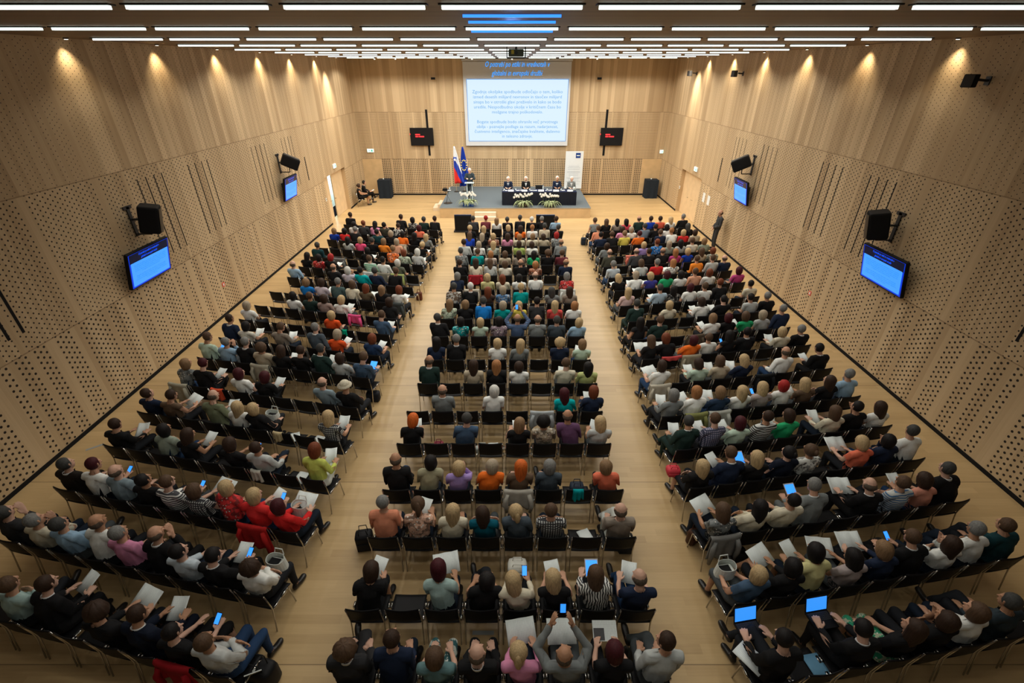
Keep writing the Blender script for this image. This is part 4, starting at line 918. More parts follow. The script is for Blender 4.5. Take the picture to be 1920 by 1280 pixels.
ROWS = '''
C1|887,411,dg,dark grey suit;911,410,rd,maroon top;931,416,lbL,white top;951,412,dg,black suit;975,407,dg,black jacket;997,412,wh,black suit;1016,411,gr,black suit,k;1044,412,db,light blue shirt
C2|881,427,blP,black jacket;907,427,blL,black top;953,426,blS,black cardigan;976,428,dbL,orange top;998,427,gi,white top;1021,425,dg,beige blazer;1047,427,dg,black jacket
C3|881,438,brL,royal blue top;904,441,gbL,black top;925,441,blS,rust floral top;952,442,dbL,pink top;974,443,giS,cream top;999,443,lbS,cream blouse;1019,443,dbS,beige jacket;1043,438,rdS,grey floral top
C4|870,456,dbM,pale grey shirt;898,457,gbS,white top;925,457,blL,pale floral blouse;973,457,dbS,lime green top;997,457,dbS,white blouse;1052,455,bdM,grey suit
C5|865,469,dgM,grey floral shirt;896,473,brM,teal top;920,476,giS,tan striped top;947,475,brS,beige blouse;973,474,dbL,taupe blouse;1001,474,bkL,green top;1028,476,brC,black top;1054,476,brM,maroon shirt
C6|862,493,dbM,black jacket;893,487,dbL,cream blouse;919,489,brL,light grey knit;947,493,brS,ivory top;976,494,bdM,black suit;1004,494,giS,rust floral top;1062,498,bdM,navy suit
C7|858,514,grS,navy top;914,519,blS,pale yellow top;942,520,auL,cream top;973,520,bkS,white blouse,p;1004,517,bdM,white shirt;1063,516,grS,red floral top,p
C8|852,537,dgM,brown patterned shirt;884,532,whM,black suit;915,543,auL,dark brown top,h;943,542,gbS,blue floral top;977,540,blM,teal top;1033,545,dgL,grey top;1068,544,dbL,taupe cardigan
C9|844,567,lbL,pale green floral blouse;873,568,lbS,black top;907,562,dgM,bright blue shirt;943,571,gbS,teal blouse;973,571,blS,yellow top;1006,560,bkM,charcoal jacket;1040,570,blL,coral red top;1077,570,giS,white top
C10|822,587,dgM,black suit;864,601,bkS,turquoise floral shirt;901,601,blS,mint halter top;936,599,bkS,mauve floral blouse;970,598,bdM,blue plaid shirt,u;1008,599,bdM,grey suit;1044,602,dgM,slate jacket;1086,604,blS,light blue shirt
C11|819,637,bkL,navy top;857,632,grM,black suit;E897,670;933,640,blS,white top;976,642,blL,grey top;E1009,672;1050,647,blC,navy top;1092,642,lbS,mint blouse,p
C12|808,668,bdM,dark green suit;E850,715;888,682,dbL,beige blouse;931,680,giL,black jacket;973,684,dbS,white top;E1014,718;1061,683,brM,cream shirt,p;1103,686,bkL,lime top
C13|E794,767;830,731,bdM,grey suit,c;E882,769;927,729,whS,white shirt;E972,771;E1022,771;1059,741,buL,turquoise top;1113,732,auS,navy blazer,p
C14|774,785,orS,black top,pc;E826,831;876,786,dgM,slate blue shirt;E931,833;974,799,lbL,black blouse,p;1020,803,bkC,beige patterned top;1062,773,bdM,purple shirt;1126,790,blL,pale grey top,p
C15|744,861,bdM,black jacket,jc;809,860,bkS,olive beige blouse;860,878,blS,lavender top,h;923,867,gbS,orange top;977,870,orL,brown top;1030,869,grS,slate top;E1082,912;1130,870,lbS,coral top
C16|723,928,grM,salmon shirt;785,944,brP,pastel orange floral blouse,p;850,951,blL,cream top;905,959,dbL,deep teal top;967,952,blP,slate jacket;1033,964,brM,checked shirt,a;E1092,1005;1163,961,bdM,taupe jacket,wc
C17|701,1064,dbS,black jacket,pk;E770,1119;823,1063,buS,pale teal blouse,P;914,1079,bkS,black top,c;956,1089,blL,cream cardigan,f;1036,1079,blL,black vest,p;1116,1073,brL,zebra striped top,t;1200,1087,bdM,navy shirt,pc
C18|652,1209,brC,charcoal suit,c;743,1164,dbM,navy sweater;815,1227,brS,teal grey top,F;894,1231,bdM,black suit;972,1215,blP,pink top,P;1047,1229,bdM,grey shirt,uP;1152,1215,buS,black top,r;1248,1198,dbM,pale grey shirt,cy
L1|658,404,dbM,black jacket,c;E694,427;E715,428;E737,429;755,404,dbM,black suit;774,411,bkS,black floral blouse;795,412,dgM,dark green jacket;816,411,dbM,black suit
L2|662,423,bkS,white top;682,420,auM,dark grey jacket;707,417,bkL,pink top;720,423,bkM,dark olive jacket,h;748,421,dbM,black floral blouse;786,426,buS,coral top
L3|629,433,lbS,royal blue top;646,431,bkS,red top;668,429,grM,black jacket;707,436,bkM,dark teal top,h;733,437,gbS,black top;755,437,bkS,orange top;776,442,bkL,black top;799,442,blL,grey jacket
L4|652,448,bkL,pale grey blouse;676,448,blS,hot pink top;697,452,dgM,black suit;719,452,lbS,bright orange top,p;744,452,gbS,peach top;792,458,blP,black vest,p
L5|597,461,dgM,dark teal jacket;E635,475;686,470,bkS,black jacket,p;742,465,lbM,orange floral shirt;758,472,auS,pale green floral blouse;778,470,whS,silver grey shirt,p
L6|569,483,bkL,black dress,p;598,481,bkS,red floral blouse;620,481,rdS,black jacket,p;694,486,brM,green striped shirt;719,489,bkM,white shirt;747,491,whS,olive grey shirt
L7|551,496,bdM,light blue shirt;625,501,bdM,black suit;652,506,whS,lilac white shirt,h;676,507,bkM,turquoise shirt;704,509,dgM,navy blazer;759,510,brM,black jacket;E776,522
L8|E530,549;576,528,lbS,bright blue top;603,528,dbS,pale lilac blouse,p;636,528,grM,slate green shirt;662,531,brS,cream blouse;686,538,auL,olive brown top,p;717,540,lbL,black jacket;749,542,auS,white top,p
L9|E503,579;E530,580;551,553,bkS,white top;583,555,brM,dark green jacket;609,557,dbS,taupe pink blouse;640,560,blS,white top,p;E673,590;731,560,dbS,black feathered shawl,c
L10|465,571,gbS,white blouse;E500,606;E527,607;E561,615;618,593,blS,red orange top;E648,622;E679,625;715,592,brM,slate blue top,p
L11|438,596,dbM,navy suit;461,609,bkS,ivory blouse,p;E493,639;526,614,brM,taupe shirt,p;E561,651;596,611,grM,slate suit;637,626,gbS,red orange shirt,p;E660,664;698,632,auS,dark blue top,p
L12|390,634,brM,mint shirt,t;427,641,grM,light blue shirt,h;463,641,grM,black suit;491,654,brC,beige coat;522,661,dbL,black jacket,p;560,664,dbM,black sweater,p;605,644,dgM,dark green suit,p;637,671,dbS,pale grey top;682,672,brM,slate blue top,tc
L13|354,676,lbS,grey floral blouse;383,683,buM,black top,p;E418,717;450,697,buS,white top;504,705,buS,black jacket,pc;E540,742;602,717,bdM,blue grey shirt;647,728,hat,black jacket
L14|280,741,dbM,navy shirt;320,746,dbM,brown vest,P;396,743,bdM,olive blazer,p;453,758,blL,white blouse;478,762,blS,black blazer,cb;E538,811;E574,814;617,778,blL,black white checked blouse,p
L15|217,798,dbM,black jacket,p;313,800,bkS,grey green shirt;353,811,dbL,black sleeveless top,p;432,829,dbS,black blouse,f;483,840,dbM,pale grey shirt,c;E535,888;591,840,auS,lime yellow shirt,wp
L16|132,869,dgM,brown black suit;180,872,buM,white shirt,f;225,880,bdM,blue grey shirt;278,897,bkM,black top,a;318,904,brM,white striped shirt,f;366,915,brS,black white checked blouse,P;425,903,blS,red floral blouse;478,925,blS,red top,fp;521,948,buS,bright red top,Pb
L17|19,956,dgM,charcoal jacket,h;76,972,grM,cream shirt,h;122,979,dgM,light blue shirt,c;196,972,bdM,white shirt,a;232,996,grM,pink shirt;307,989,bdM,black suit,h;341,1031,bkM,white blue shirt;395,1048,bkM,black suit,pf;475,1063,dbC,white top,ab
L18|28,1092,brM,pale teal shirt,e;98,1089,dbM,black suit,p;186,1149,dbC,black jacket,P;262,1152,dbM,dark navy suit,p;325,1178,bkM,black dress,kf;385,1207,brM,white grey shirt,ja
R1|1116,411,brM,grey vest;1137,415,brL,black jacket;1157,414,bkL,taupe top;1178,419,bkL,red pink top;1198,411,bdM,dark green suit;1220,411,dbM,royal blue shirt;1241,413,dbM,red coral top;1261,412,blL,white top;1281,408,grM,black suit
R2|1122,426,brM,salmon top;1167,429,dbS,pink top;1184,429,gbS,white shirt;1210,424,dgM,grey blue suit;1229,426,dbM,black jacket;1250,425,bkS,white top;1287,423,dgL,black top
R3|1127,442,bkM,navy top,u;1147,439,brM,black suit;1171,439,lbM,yellow shirt;1199,439,buM,orange top;1238,437,brM,navy suit;1258,433,giM,white shirt;1284,437,blS,red top;1303,434,dbS,beige jacket
R4|1137,460,dbS,grey shirt;E1181,469;1207,457,blS,lavender top;1232,455,auM,bright blue floral top;1257,457,gbL,grey green top;1279,456,bkL,light grey blouse;1301,456,brM,ivory shirt;1320,451,lbS,grey green shirt
R5|1142,473,bdM,dark olive suit;E1165,487;1191,471,bdM,dark grey suit;1216,472,dbM,black suit;1242,471,bdM,black suit;1269,474,giL,magenta top;1292,472,blS,royal blue dress;1316,469,brL,beige cardigan;1338,474,auS,pale floral top
R6|1149,497,grM,white blue shirt,jc;E1175,510;1202,492,brS,pale grey top,p;1232,494,grM,red shirt;1278,497,giL,white floral top,p;1305,486,brM,bright orange shirt;1335,485,brM,pale grey shirt;1357,485,bdM,navy suit
R7|1159,519,blL,black jacket,p;1192,514,gbS,white shirt,p;1220,516,blS,indigo sleeveless top,p;1250,513,buS,green top;1277,514,bkS,white blouse;1302,510,brM,peach pink shirt;1332,512,auS,white shirt;1384,506,buS,magenta top
R8|1177,544,blL,pale pink top;E1202,560;1237,542,dgM,pale blue shirt,p;1263,543,bkL,black white patterned blouse;1293,537,buS,white top;1320,537,brM,white shirt,h;1348,531,auM,black jacket;1406,531,bkM,cream blouse
R9|1189,565,dgM,dark green suit;E1220,597;1254,569,blS,cream shirt;E1280,593;1315,564,dbS,white top,p;1363,562,bkM,black suit,p;1403,558,bkM,pale grey shirt;1436,556,grM,black suit
R10|1201,600,bkL,black dress,c;1240,600,brM,dark green jacket,h;E1269,630;E1301,625;1336,595,lbS,white top,p;1367,597,buS,black top;1392,592,brS,green top,p;1425,588,gbS,light grey top;1461,575,grM,navy suit
R11|1221,636,brL,black top,Pc;1246,629,auS,black cardigan,p;1300,634,buS,orange shirt;1327,631,brM,white blouse;1367,626,bkL,black sleeveless top,f;1398,622,bkM,black suit;1457,622,blS,cream blouse,p;1501,619,grM,black suit
R12|1242,684,dbS,white blouse,Pj;E1277,715;1314,684,dbS,mint blouse,p;1350,674,brS,beige top,p;1396,672,blL,navy blouse,p;E1427,695;1470,660,bdM,white shirt;1533,656,bkM,black suit,p
R13|1267,736,grS,grey shirt,p;1306,731,giS,white top,p;1351,732,lbS,navy white top,P;1395,734,blL,white blouse;1431,727,blL,pinkish grey top,f;1466,718,rdS,white top;1516,723,blL,brown top,p;1552,710,dbL,black blouse;1587,702,grM,light blue shirt,h
R14|1295,790,dgM,dark green suit,pc;1346,787,brM,lilac plaid shirt,p;1388,790,buS,mint top,p;1436,781,dbM,black striped top,h;1480,775,dbS,green top,p;1563,769,brL,cream cardigan,p;1602,763,bkM,black shirt,h;1634,764,dbL,white top
R15|1320,875,blL,black jacket,k;1370,852,brM,navy suit,p;1418,855,blL,black top,pt;1476,844,bkP,dark navy top;1516,840,brP,white patterned top,k;1616,827,blS,coral shirt,P;1661,822,bkS,navy jacket,h;1703,807,dgM,white shirt
R16|1362,964,brL,grey patterned shawl,P;1423,945,bkL,cream cardigan;1482,936,bkM,cream shirt;1526,911,grM,grey suit,t;1622,912,bdM,black suit,Pc;1685,904,brM,blue striped shirt,c;1729,897,dbS,salmon pink top,p;1762,878,dgM,black suit
R17|1430,1080,blS,slate blue top,bk;1495,1065,bkS,black top,Pk;1528,1029,bkS,pale yellow shirt,pk;1604,1045,bkL,pinkish grey blouse,P;1657,1025,lbS,navy cardigan,P;1705,1008,brM,black suit,f;1769,1014,dbL,white tee,h;1822,990,grM,white shirt,c;1877,982,brM,dark teal jacket,e
R18|1466,1197,bkM,black jacket,l;1615,1180,bkM,black suit,l;1716,1178,dbL,black blouse,G;1769,1152,dbS,black white top,h;1822,1136,brS,white top;1885,1125,dgM,dark slate jacket,ce
'''
# ---------------------------------------------------------------- the audience: rows of three blocks
# each entry: head x, head y in the photograph, hair (colour code + style), clothing, flags; E marks an empty chair
BLOCK = {'C': dict(ang=0.0, xc=-.06, n=8, words='centre block', aisle='flag-side aisle'), 'L': dict(ang=-11.5, xc=-5.74, n=9, words='open-door side', aisle='aisle'), 'R': dict(ang=9.0, xc=5.72, n=9, words='standing-man side', aisle='aisle')}
def row_words(i): return 'backmost row' if i == 18 else 'front row' if i == 1 else '%s row from stage' % ORD[i - 1] if i <= 9 else '%s row from back' % ORD[18 - i]
seats = []
for line in ROWS.strip().splitlines():
    key, s = line.split('|'); B = BLOCK[key[0]]; ri = int(key[1:]); ang = R(B['ang']); d = np.array([math.cos(ang), math.sin(ang)]); f = np.array([-math.sin(ang), math.cos(ang)])
    ent = []
    for it in s.split(';'):
        q = it.split(',')
        if q[0][0] == 'E': ent.append((np.array(unproj(float(q[0][1:]), float(q[1]), .66)), None))
        else: ent.append((np.array(unproj(float(q[0]), float(q[1]), 1.235)), q[2:]))
    ppl = [e for e in ent if e[1]]
    f0 = np.median([e[0] @ f for e in ppl]) + .01
    n = max(B['n'], len(ent)); best = None
    # seats along the row: ordered matching of heads to a regular grid of chairs
    c0 = np.array([B['xc'], (f0 - B['xc'] * f[0]) / f[1]]) @ d
    for off in np.arange(-.3, .31, .05):
        g = c0 + off + (np.arange(n) - (n - 1) / 2) * PITCH_X; m = len(ent); INF = 1e9
        D = [[INF] * (n + 1) for _ in range(m + 1)]; D[0] = [0] * (n + 1); bt = {}
        for a in range(1, m + 1):
            for b in range(a, n + 1):
                w = 1 if ent[a - 1][1] else .15; c1 = D[a - 1][b - 1] + w * (ent[a - 1][0] @ d - g[b - 1]) ** 2; c2 = D[a][b - 1] if b > a else INF
                D[a][b] = min(c1, c2); bt[a, b] = c1 <= c2
        if best is None or D[m][n] < best[0]:
            a, b, asg = m, n, []
            while a: 
                if bt[a, b]: asg.append((a - 1, b - 1)); a -= 1
                b -= 1
            best = (D[m][n], g, dict((b_, a_) for a_, b_ in asg))
    g, asg = best[1], best[2]
    for k in range(n):
        p = d * g[k] + f * f0
        if abs(p[0]) > HALF_W - .45: continue
        e = ent[asg[k]] if k in asg else (None, None)
        fa = (n - 1 - k) if key[0] == 'L' else k
        seats.append(dict(row=ri, blk=key[0], key=key, p=p, rz=ang, who=e[1], head=e[0], seat=ORD[fa], fa=fa, rw=row_words(ri), bw=B['words'], dist=p[1] ** 2 + p[0] ** 2, n=n))
seats.sort(key=lambda s: s['dist'])
STY = {'M': 'short %s hair', 'S': '%s bob', 'L': 'long %s hair', 'P': 'tied %s hair', 'C': 'curly %s hair', 'd': 'thinning hair'}
def hair_words(h): return 'straw hat' if h == 'hat' else 'bald head' if h.startswith('bd') else STY[(h + 'M')[2]] % HAIRC[h[:2]][0]
used = set()
def uniq(*variants):
    for v in variants:
        k = ' '.join(v.lower().replace(',', '').split())
        if k not in used and len(v.split()) <= 16: used.add(k); return v
    v = variants[-1]; used.add(' '.join(v.lower().replace(',', '').split())); return v
people = [s for s in seats if s['who']]
for i, s in enumerate(people): s['near'] = i < 292
for i, s in enumerate(seats): s['chair'] = i < 300; s['rank'] = i
far_parts = []
phone_m = mat('phone_screen', (.1, .4, .9), .4, emis=(.02, .24, 1), estr=1.15); tab_frame = mat('tablet_frame', (.6, .62, .62), .4)
def held_item(kind, loc, rz, tilt, label_, rnd, size=1, roll=0):
    name = {'p': 'paper', 'P': 'paper', 't': 'tablet', 'f': 'phone', 'l': 'laptop', 'r': 'magazine', 'b': 'handbag'}[kind]
    e = empty(name, loc, rz) if kind in 'tflbr' else None
    if kind in 'pP':
        w, h = (.11, .15) if kind == 'p' else (.19, .15); n_ = 2 if kind == 'P' else 1
        e = MB().grid(lambda u, v: ((u - .5) * 2 * w, (v - .5) * 2 * h, .012 * math.cos(u * math.pi * 2 * n_) + .01 * v), 8, 2, .003).build('paper', PRINT, None, True); e.location = loc
        e.rotation_euler = (tilt, roll, rz)
    elif kind == 't':
        MB().box(-.1, .1, -.125, .125, -.005, .005, .004).build('frame', tab_frame if rnd.random() < .6 else darkm, e); MB().box(-.085, .085, -.105, .105, .0052, .0065).build('screen', phone_m, e); e.rotation_euler = (tilt, 0, rz)
    elif kind == 'f':
        MB().box(-.038, .038, -.072, .072, -.005, .005, .004).build('case', darkm, e); MB().box(-.034, .034, -.065, .065, .0052, .0065).build('screen', phone_m, e); e.rotation_euler = (tilt, 0, rz)
    elif kind == 'r':
        MB().box(-.16, .16, -.12, .12, -.006, .004).build('pages', PRINT, e); MB().box(-.15, -.01, -.11, .03, .0045, .006).build('cover', mat('magazine_dark', (.05, .05, .055), .4), e); e.rotation_euler = (tilt, 0, rz)
    elif kind == 'l':
        MB().box(-.17, .17, -.12, .12, -.01, .01, .004).build('base', darkm, e); kb = MB()
        for a in range(5):
            for b in range(12): kb.box(-.15 + b * .025, -.13 + b * .025, -.01 + a * .023, .009 + a * .023, .0105, .0125)
        kb.build('keyboard', dark_metal, e); lid = MB().box(-.17, .17, -.006, .004, 0, .23, .004).build('lid', darkm, e); lid.location = (0, .12, .01); lid.rotation_euler = (R(-22), 0, 0)
        MB().box(-.155, .155, -.0085, -.0065, .018, .215).build('screen', tvl, lid); e.rotation_euler = (tilt, 0, rz)
    elif kind == 'b':
        MB().grid(lambda u, v: (.17 * math.cos(u * 2 * math.pi) * (1 - .15 * v), .12 * math.sin(u * 2 * math.pi) * (1 - .1 * v), .2 * v + .01 * math.sin(u * 19)), 20, 6, .006).box(-.12, .12, -.08, .08, 0, .12, .03).build('body', mat('white_tote', (.68, .72, .68), .8), e)
        MB().tube([(-.08, .1, .18), (-.06, .12, .27), (.06, .12, .27), (.08, .1, .18)], .008).build('handle', mat('white_tote', (.7, .7, .7), .8), e)
        MB().box(-.10, .06, -.06, .05, .12, .135).build('contents', darkm, e); e.rotation_euler = (0, 0, rz)
    return tag(e, label_, {'p': 'paper', 'P': 'paper', 't': 'tablet', 'f': 'phone', 'l': 'laptop', 'r': 'magazine', 'b': 'bag'}[kind])
def print_mat():
    q = NT('printed_paper'); sp = q.new('ShaderNodeSeparateXYZ'); q.t.links.new(q.tc.outputs['Object'], sp.inputs[0]); M = q.math
    a = M('GREATER_THAN', M('FRACT', M('MULTIPLY', sp.outputs[1], 70)), .55); b = M('GREATER_THAN', q.noise(1, mapping=(90, 14, 1), detail=1), .42)
    q.put(q.b.inputs['Base Color'], q.mix(M('MULTIPLY', M('MULTIPLY', a, b), .22), (.74, .80, .79, 1), (.2, .24, .26, 1))); q.b.inputs['Roughness'].default_value = .6; return q.m
PRINT = print_mat()
HELD = {'p': 'white papers', 'P': 'large white sheets', 't': 'glowing tablet', 'f': 'small phone', 'l': 'open laptop with blue screen', 'r': 'grey magazine', 'b': 'white bag'}
for s in people:
    h, top, fl = s['who'][0], s['who'][1], (s['who'][2] if len(s['who']) > 2 else '')
    hc_, hs_ = ('ha', 'hat') if h == 'hat' else (h[:2], h[2:] or 'M')
    rnd = random.Random(int(s['p'][0] * 977 + s['p'][1] * 131)); opt = {}
    pose = 'raised' if 'u' in fl else 'cross' if 'a' in fl else 'chin' if 'h' in fl else 'read' if any(c in fl for c in 'pPtflr') else 'lap' if rnd.random() < .75 else 'cross'
    legs = 'crossed' if ('c' in fl or 'e' in fl or (rnd.random() < .22 and s['near'] and pose in ('lap', 'read'))) else 'normal'
    lod = 0 if s['rank'] < 125 else 1 if s['rank'] < 260 else 2
    base = np.array([s['p'][0], s['p'][1]]); r_ = s['head'] - base; a = s['rz']
    lx, ly = r_[0] * math.cos(a) + r_[1] * math.sin(a), -r_[0] * math.sin(a) + r_[1] * math.cos(a)
    opt['lx'] = float(np.clip(lx, -.09, .09)); opt['ly'] = float(np.clip(ly, -.05, .14)) - (.04 if pose == 'read' else 0)
    opt['narrow'] = pose != 'raised'; opt['yaw'] = rnd.uniform(-.3, .3) + (.8 if 'y' in fl else 0); opt['pit'] = rnd.uniform(-.40, -.1) if pose == 'read' else rnd.uniform(-.1, .1)
    if s['blk'] == 'L' and s['row'] >= 14: opt['pit'] += .12
    if 'k' in fl or 'G' in fl: opt['skirt'] = True
    if 'G' in fl: opt['legmat'] = patterned('cloth green floral skirt', 'floral', (.02, .30, .15), (.45, .5, .35))
    if 'F' in fl: opt['legmat'] = patterned('cloth floral trousers', 'floral', (.03, .12, .13), (.5, .55, .5))
    if 'w' in fl: opt['legc'] = 'white'
    if 'j' in fl: opt['legc'] = 'jeans'
    hw = hair_words(h); s['hw'] = hw
    if not s['near']:
        far_parts.append((s, make_person((s['p'][0], s['p'][1], 0), a, hc_, hs_, top, opt, 2, pose if pose != 'raised' else 'read', 'normal', as_parts=False))); continue
    lab = uniq('person with %s in %s, %s, %s' % (hw, top, s['rw'], s['bw']), '%s, %s, %s, %s from %s' % (hw, top, s['rw'], s['seat'], 'aisle, ' + s['bw']) if s['blk'] != 'C' else '%s, %s, %s, %s centre seat' % (hw, top, s['rw'], s['seat']))
    o = make_person((s['p'][0] + .032 * math.sin(a), s['p'][1] - .032 * math.cos(a), .012), a, hc_, hs_, top, opt, lod, pose, legs, lab, 'seated audience, ' + s['bw'])
    o.name = 'person'
    for c in fl:
        if c in 'pPtflrb' or c == 'u':
            kind = 'f' if c == 'u' else c
            lx_, ly_ = opt['lx'] * .5, opt['ly'] * .5
            pos, tilt = {'p': ((.0, .40, .76), .45), 'P': ((.0, .46, .77), .4), 't': ((.02, .40, .80), .6), 'f': ((.12, .40, .80), .6), 'r': ((0, .46, .78), .4), 'l': ((0, .44, .665), .0), 'b': ((-.05, .36, .60), 0)}[kind]
            if c == 'u': pos, tilt = (-.02, .38, 1.44), 1.3
            if 'P' in fl and c == 'u': pass
            v = Matrix.Rotation(a, 3, 'Z') @ Vector((pos[0] + lx_, pos[1] + ly_, 0))
            rest = 'person in %s, %s, %s' % (top, s['rw'], s['bw'])
            held_item(kind, (s['p'][0] + v.x, s['p'][1] + v.y, pos[2]), a + rnd.uniform(-.35, .35) * (kind in 'pP'), tilt,
                      uniq('%s of %s' % (HELD[kind], rest), '%s of %s person, %s, %s' % (HELD[kind], hw.replace(' hair', '-haired').replace(' head', ''), s['rw'], s['bw']), '%s, %s, %s from %s, %s' % (HELD[kind], s['rw'], s['seat'], BLOCK[s['blk']]['aisle'], s['bw'])), rnd, roll=0)
# people too far away to count singly: one object
def join_parts(name, lst, label_):
    V, F, MI, mats, base = [], [], [], [], 0
    for s, parts in lst:
        c, sn = math.cos(s['rz']), math.sin(s['rz'])
        for nm, key, P, f, m in parts:
            if m not in mats: mats.append(m)
            Q = np.stack([P[:, 0] * c - P[:, 1] * sn + s['p'][0], P[:, 0] * sn + P[:, 1] * c + s['p'][1], P[:, 2]], 1); V.append(Q); F.append(f + base); base += len(Q); MI += [mats.index(m)] * len(f)
    V, F = np.vstack(V), np.vstack(F); me = bpy.data.meshes.new(name); n_ = len(F)
    me.vertices.add(len(V)); me.loops.add(n_ * 3); me.polygons.add(n_); me.loops.foreach_set('vertex_index', F.astype('i').ravel()); me.polygons.foreach_set('loop_start', np.arange(0, n_ * 3, 3, dtype='i'))
    me.vertices.foreach_set('co', V.astype('f').ravel()); me.polygons.foreach_set('use_smooth', np.ones(n_, bool)); me.update(calc_edges=True)
    for m in mats: me.materials.append(m)
    me.polygons.foreach_set('material_index', np.array(MI, 'i')); o = bpy.data.objects.new(name, me); col.objects.link(o); return o
tag(join_parts('audience_crowd', far_parts, ''), 'seated listeners of the foremost rows close to the stage', 'people', kind='stuff')
def np_mesh(me):
    n_ = len(me.vertices); co = np.empty(n_ * 3, 'f'); me.vertices.foreach_get('co', co); me.calc_loop_triangles(); t = np.empty(len(me.loop_triangles) * 3, 'i'); me.loop_triangles.foreach_get('vertices', t); return co.reshape(-1, 3), t.reshape(-1, 3)
cparts = [(None, None, *np_mesh(m_), m_.materials[0]) for m_ in [seat_me, back_me, frame_me] + list(fl_me.values())]
far_chairs = [(s, cparts) for s in seats if not s['chair']]
tag(join_parts('far_chairs', far_chairs, ''), 'black chairs of the foremost rows close to the stage', 'chairs', kind='stuff')
for s in seats:
    if not s['chair']: continue
    loc = (s['p'][0], s['p'][1], 0)
    if s['who']:
        t = s['who'][1]; lab = uniq('black chair under person in %s, %s, %s' % (t, s['rw'], s['bw']), 'black chair under person with %s, %s, %s' % (s['hw'], s['rw'], s['bw']), 'black chair in use, %s, %s from %s, %s' % (s['rw'], s['seat'], BLOCK[s['blk']]['aisle'], s['bw']))
    else: lab = uniq('empty black chair, %s, %s from %s, %s' % (s['rw'], s['seat'], BLOCK[s['blk']]['aisle'], s['bw']))
    s['obj'] = make_chair(loc, s['rz'], lab)

# ---------------------------------------------------------------- coats over chair backs
def near_seat(key, px):
    c = [s for s in seats if s['key'] == key]; y0 = min(c, key=lambda s: abs(to_px(s['p'], .7)[0] - px)); return y0
def to_px(p, z):
    x, y, h = p[0], p[1], z - CAM_Z; c, s_ = math.cos(PITCH), math.sin(PITCH); dpt = y * c - h * s_; v = -(y * s_ + h * c)
    return 960 + FOC * x / dpt, 640 + FOC * v / dpt
def coat(key, px, words, colour, drop=.45, sw=.5, half=1.0, sleeves=True):
    s = near_seat(key, px); e = empty('draped_jacket' if sleeves else 'draped_cloth', (s['p'][0], s['p'][1], 0), s['rz'])
    tag(e, uniq('%s hanging over a chair back, %s, %s' % (words, s['rw'], s['bw']), '%s over chair back, %s, %s from aisle, %s' % (words, s['rw'], s['seat'], s['bw'])), 'jacket' if sleeves else 'cloth')
    m = mat('cloth ' + words, colour, .9, vscale=12, var=.12); sd = px * .1
    def fn(u, v):
        x = (u - .5) * sw * (1 + .12 * v) + (0 if half == 1 else (half - 1) * .12); L = v * (drop + .10)
        if L < .07: y, z = -.225 - L * .35, .775 + L * 1.2
        elif L < .12: t = (L - .07) / .05 * math.pi; y, z = -.272 + .022 * math.cos(t) - .028 * math.sin(math.pi * u), .865 + .02 * math.sin(t)
        else: y, z = -.300 - .03 * math.sin(math.pi * u) * max(0, 1 - L) + .016 * math.sin(u * 17 + sd) * (L - .1) / drop * 1.5, .865 - (L - .12) - .03 * math.sin(u * 5 + sd) * v
        return (x * half, y, z)
    MB().grid(fn, 20, 14, .006).build('body', m, e, True)
    if sleeves:
        for k in (-1, 1):
            x = k * sw * .42 * half; MB().tube([(x * .9, -.315, .80), (x * 1.05, -.355, .68), (x * 1.08 + .01, -.355, .54), (x * 1.0, -.345, .86 - drop - .05)], [.035, .045, .04, .03], 8).build('sleeve', m, e, True)
for a in (('C16', 707 - 0, 'x', None),): pass
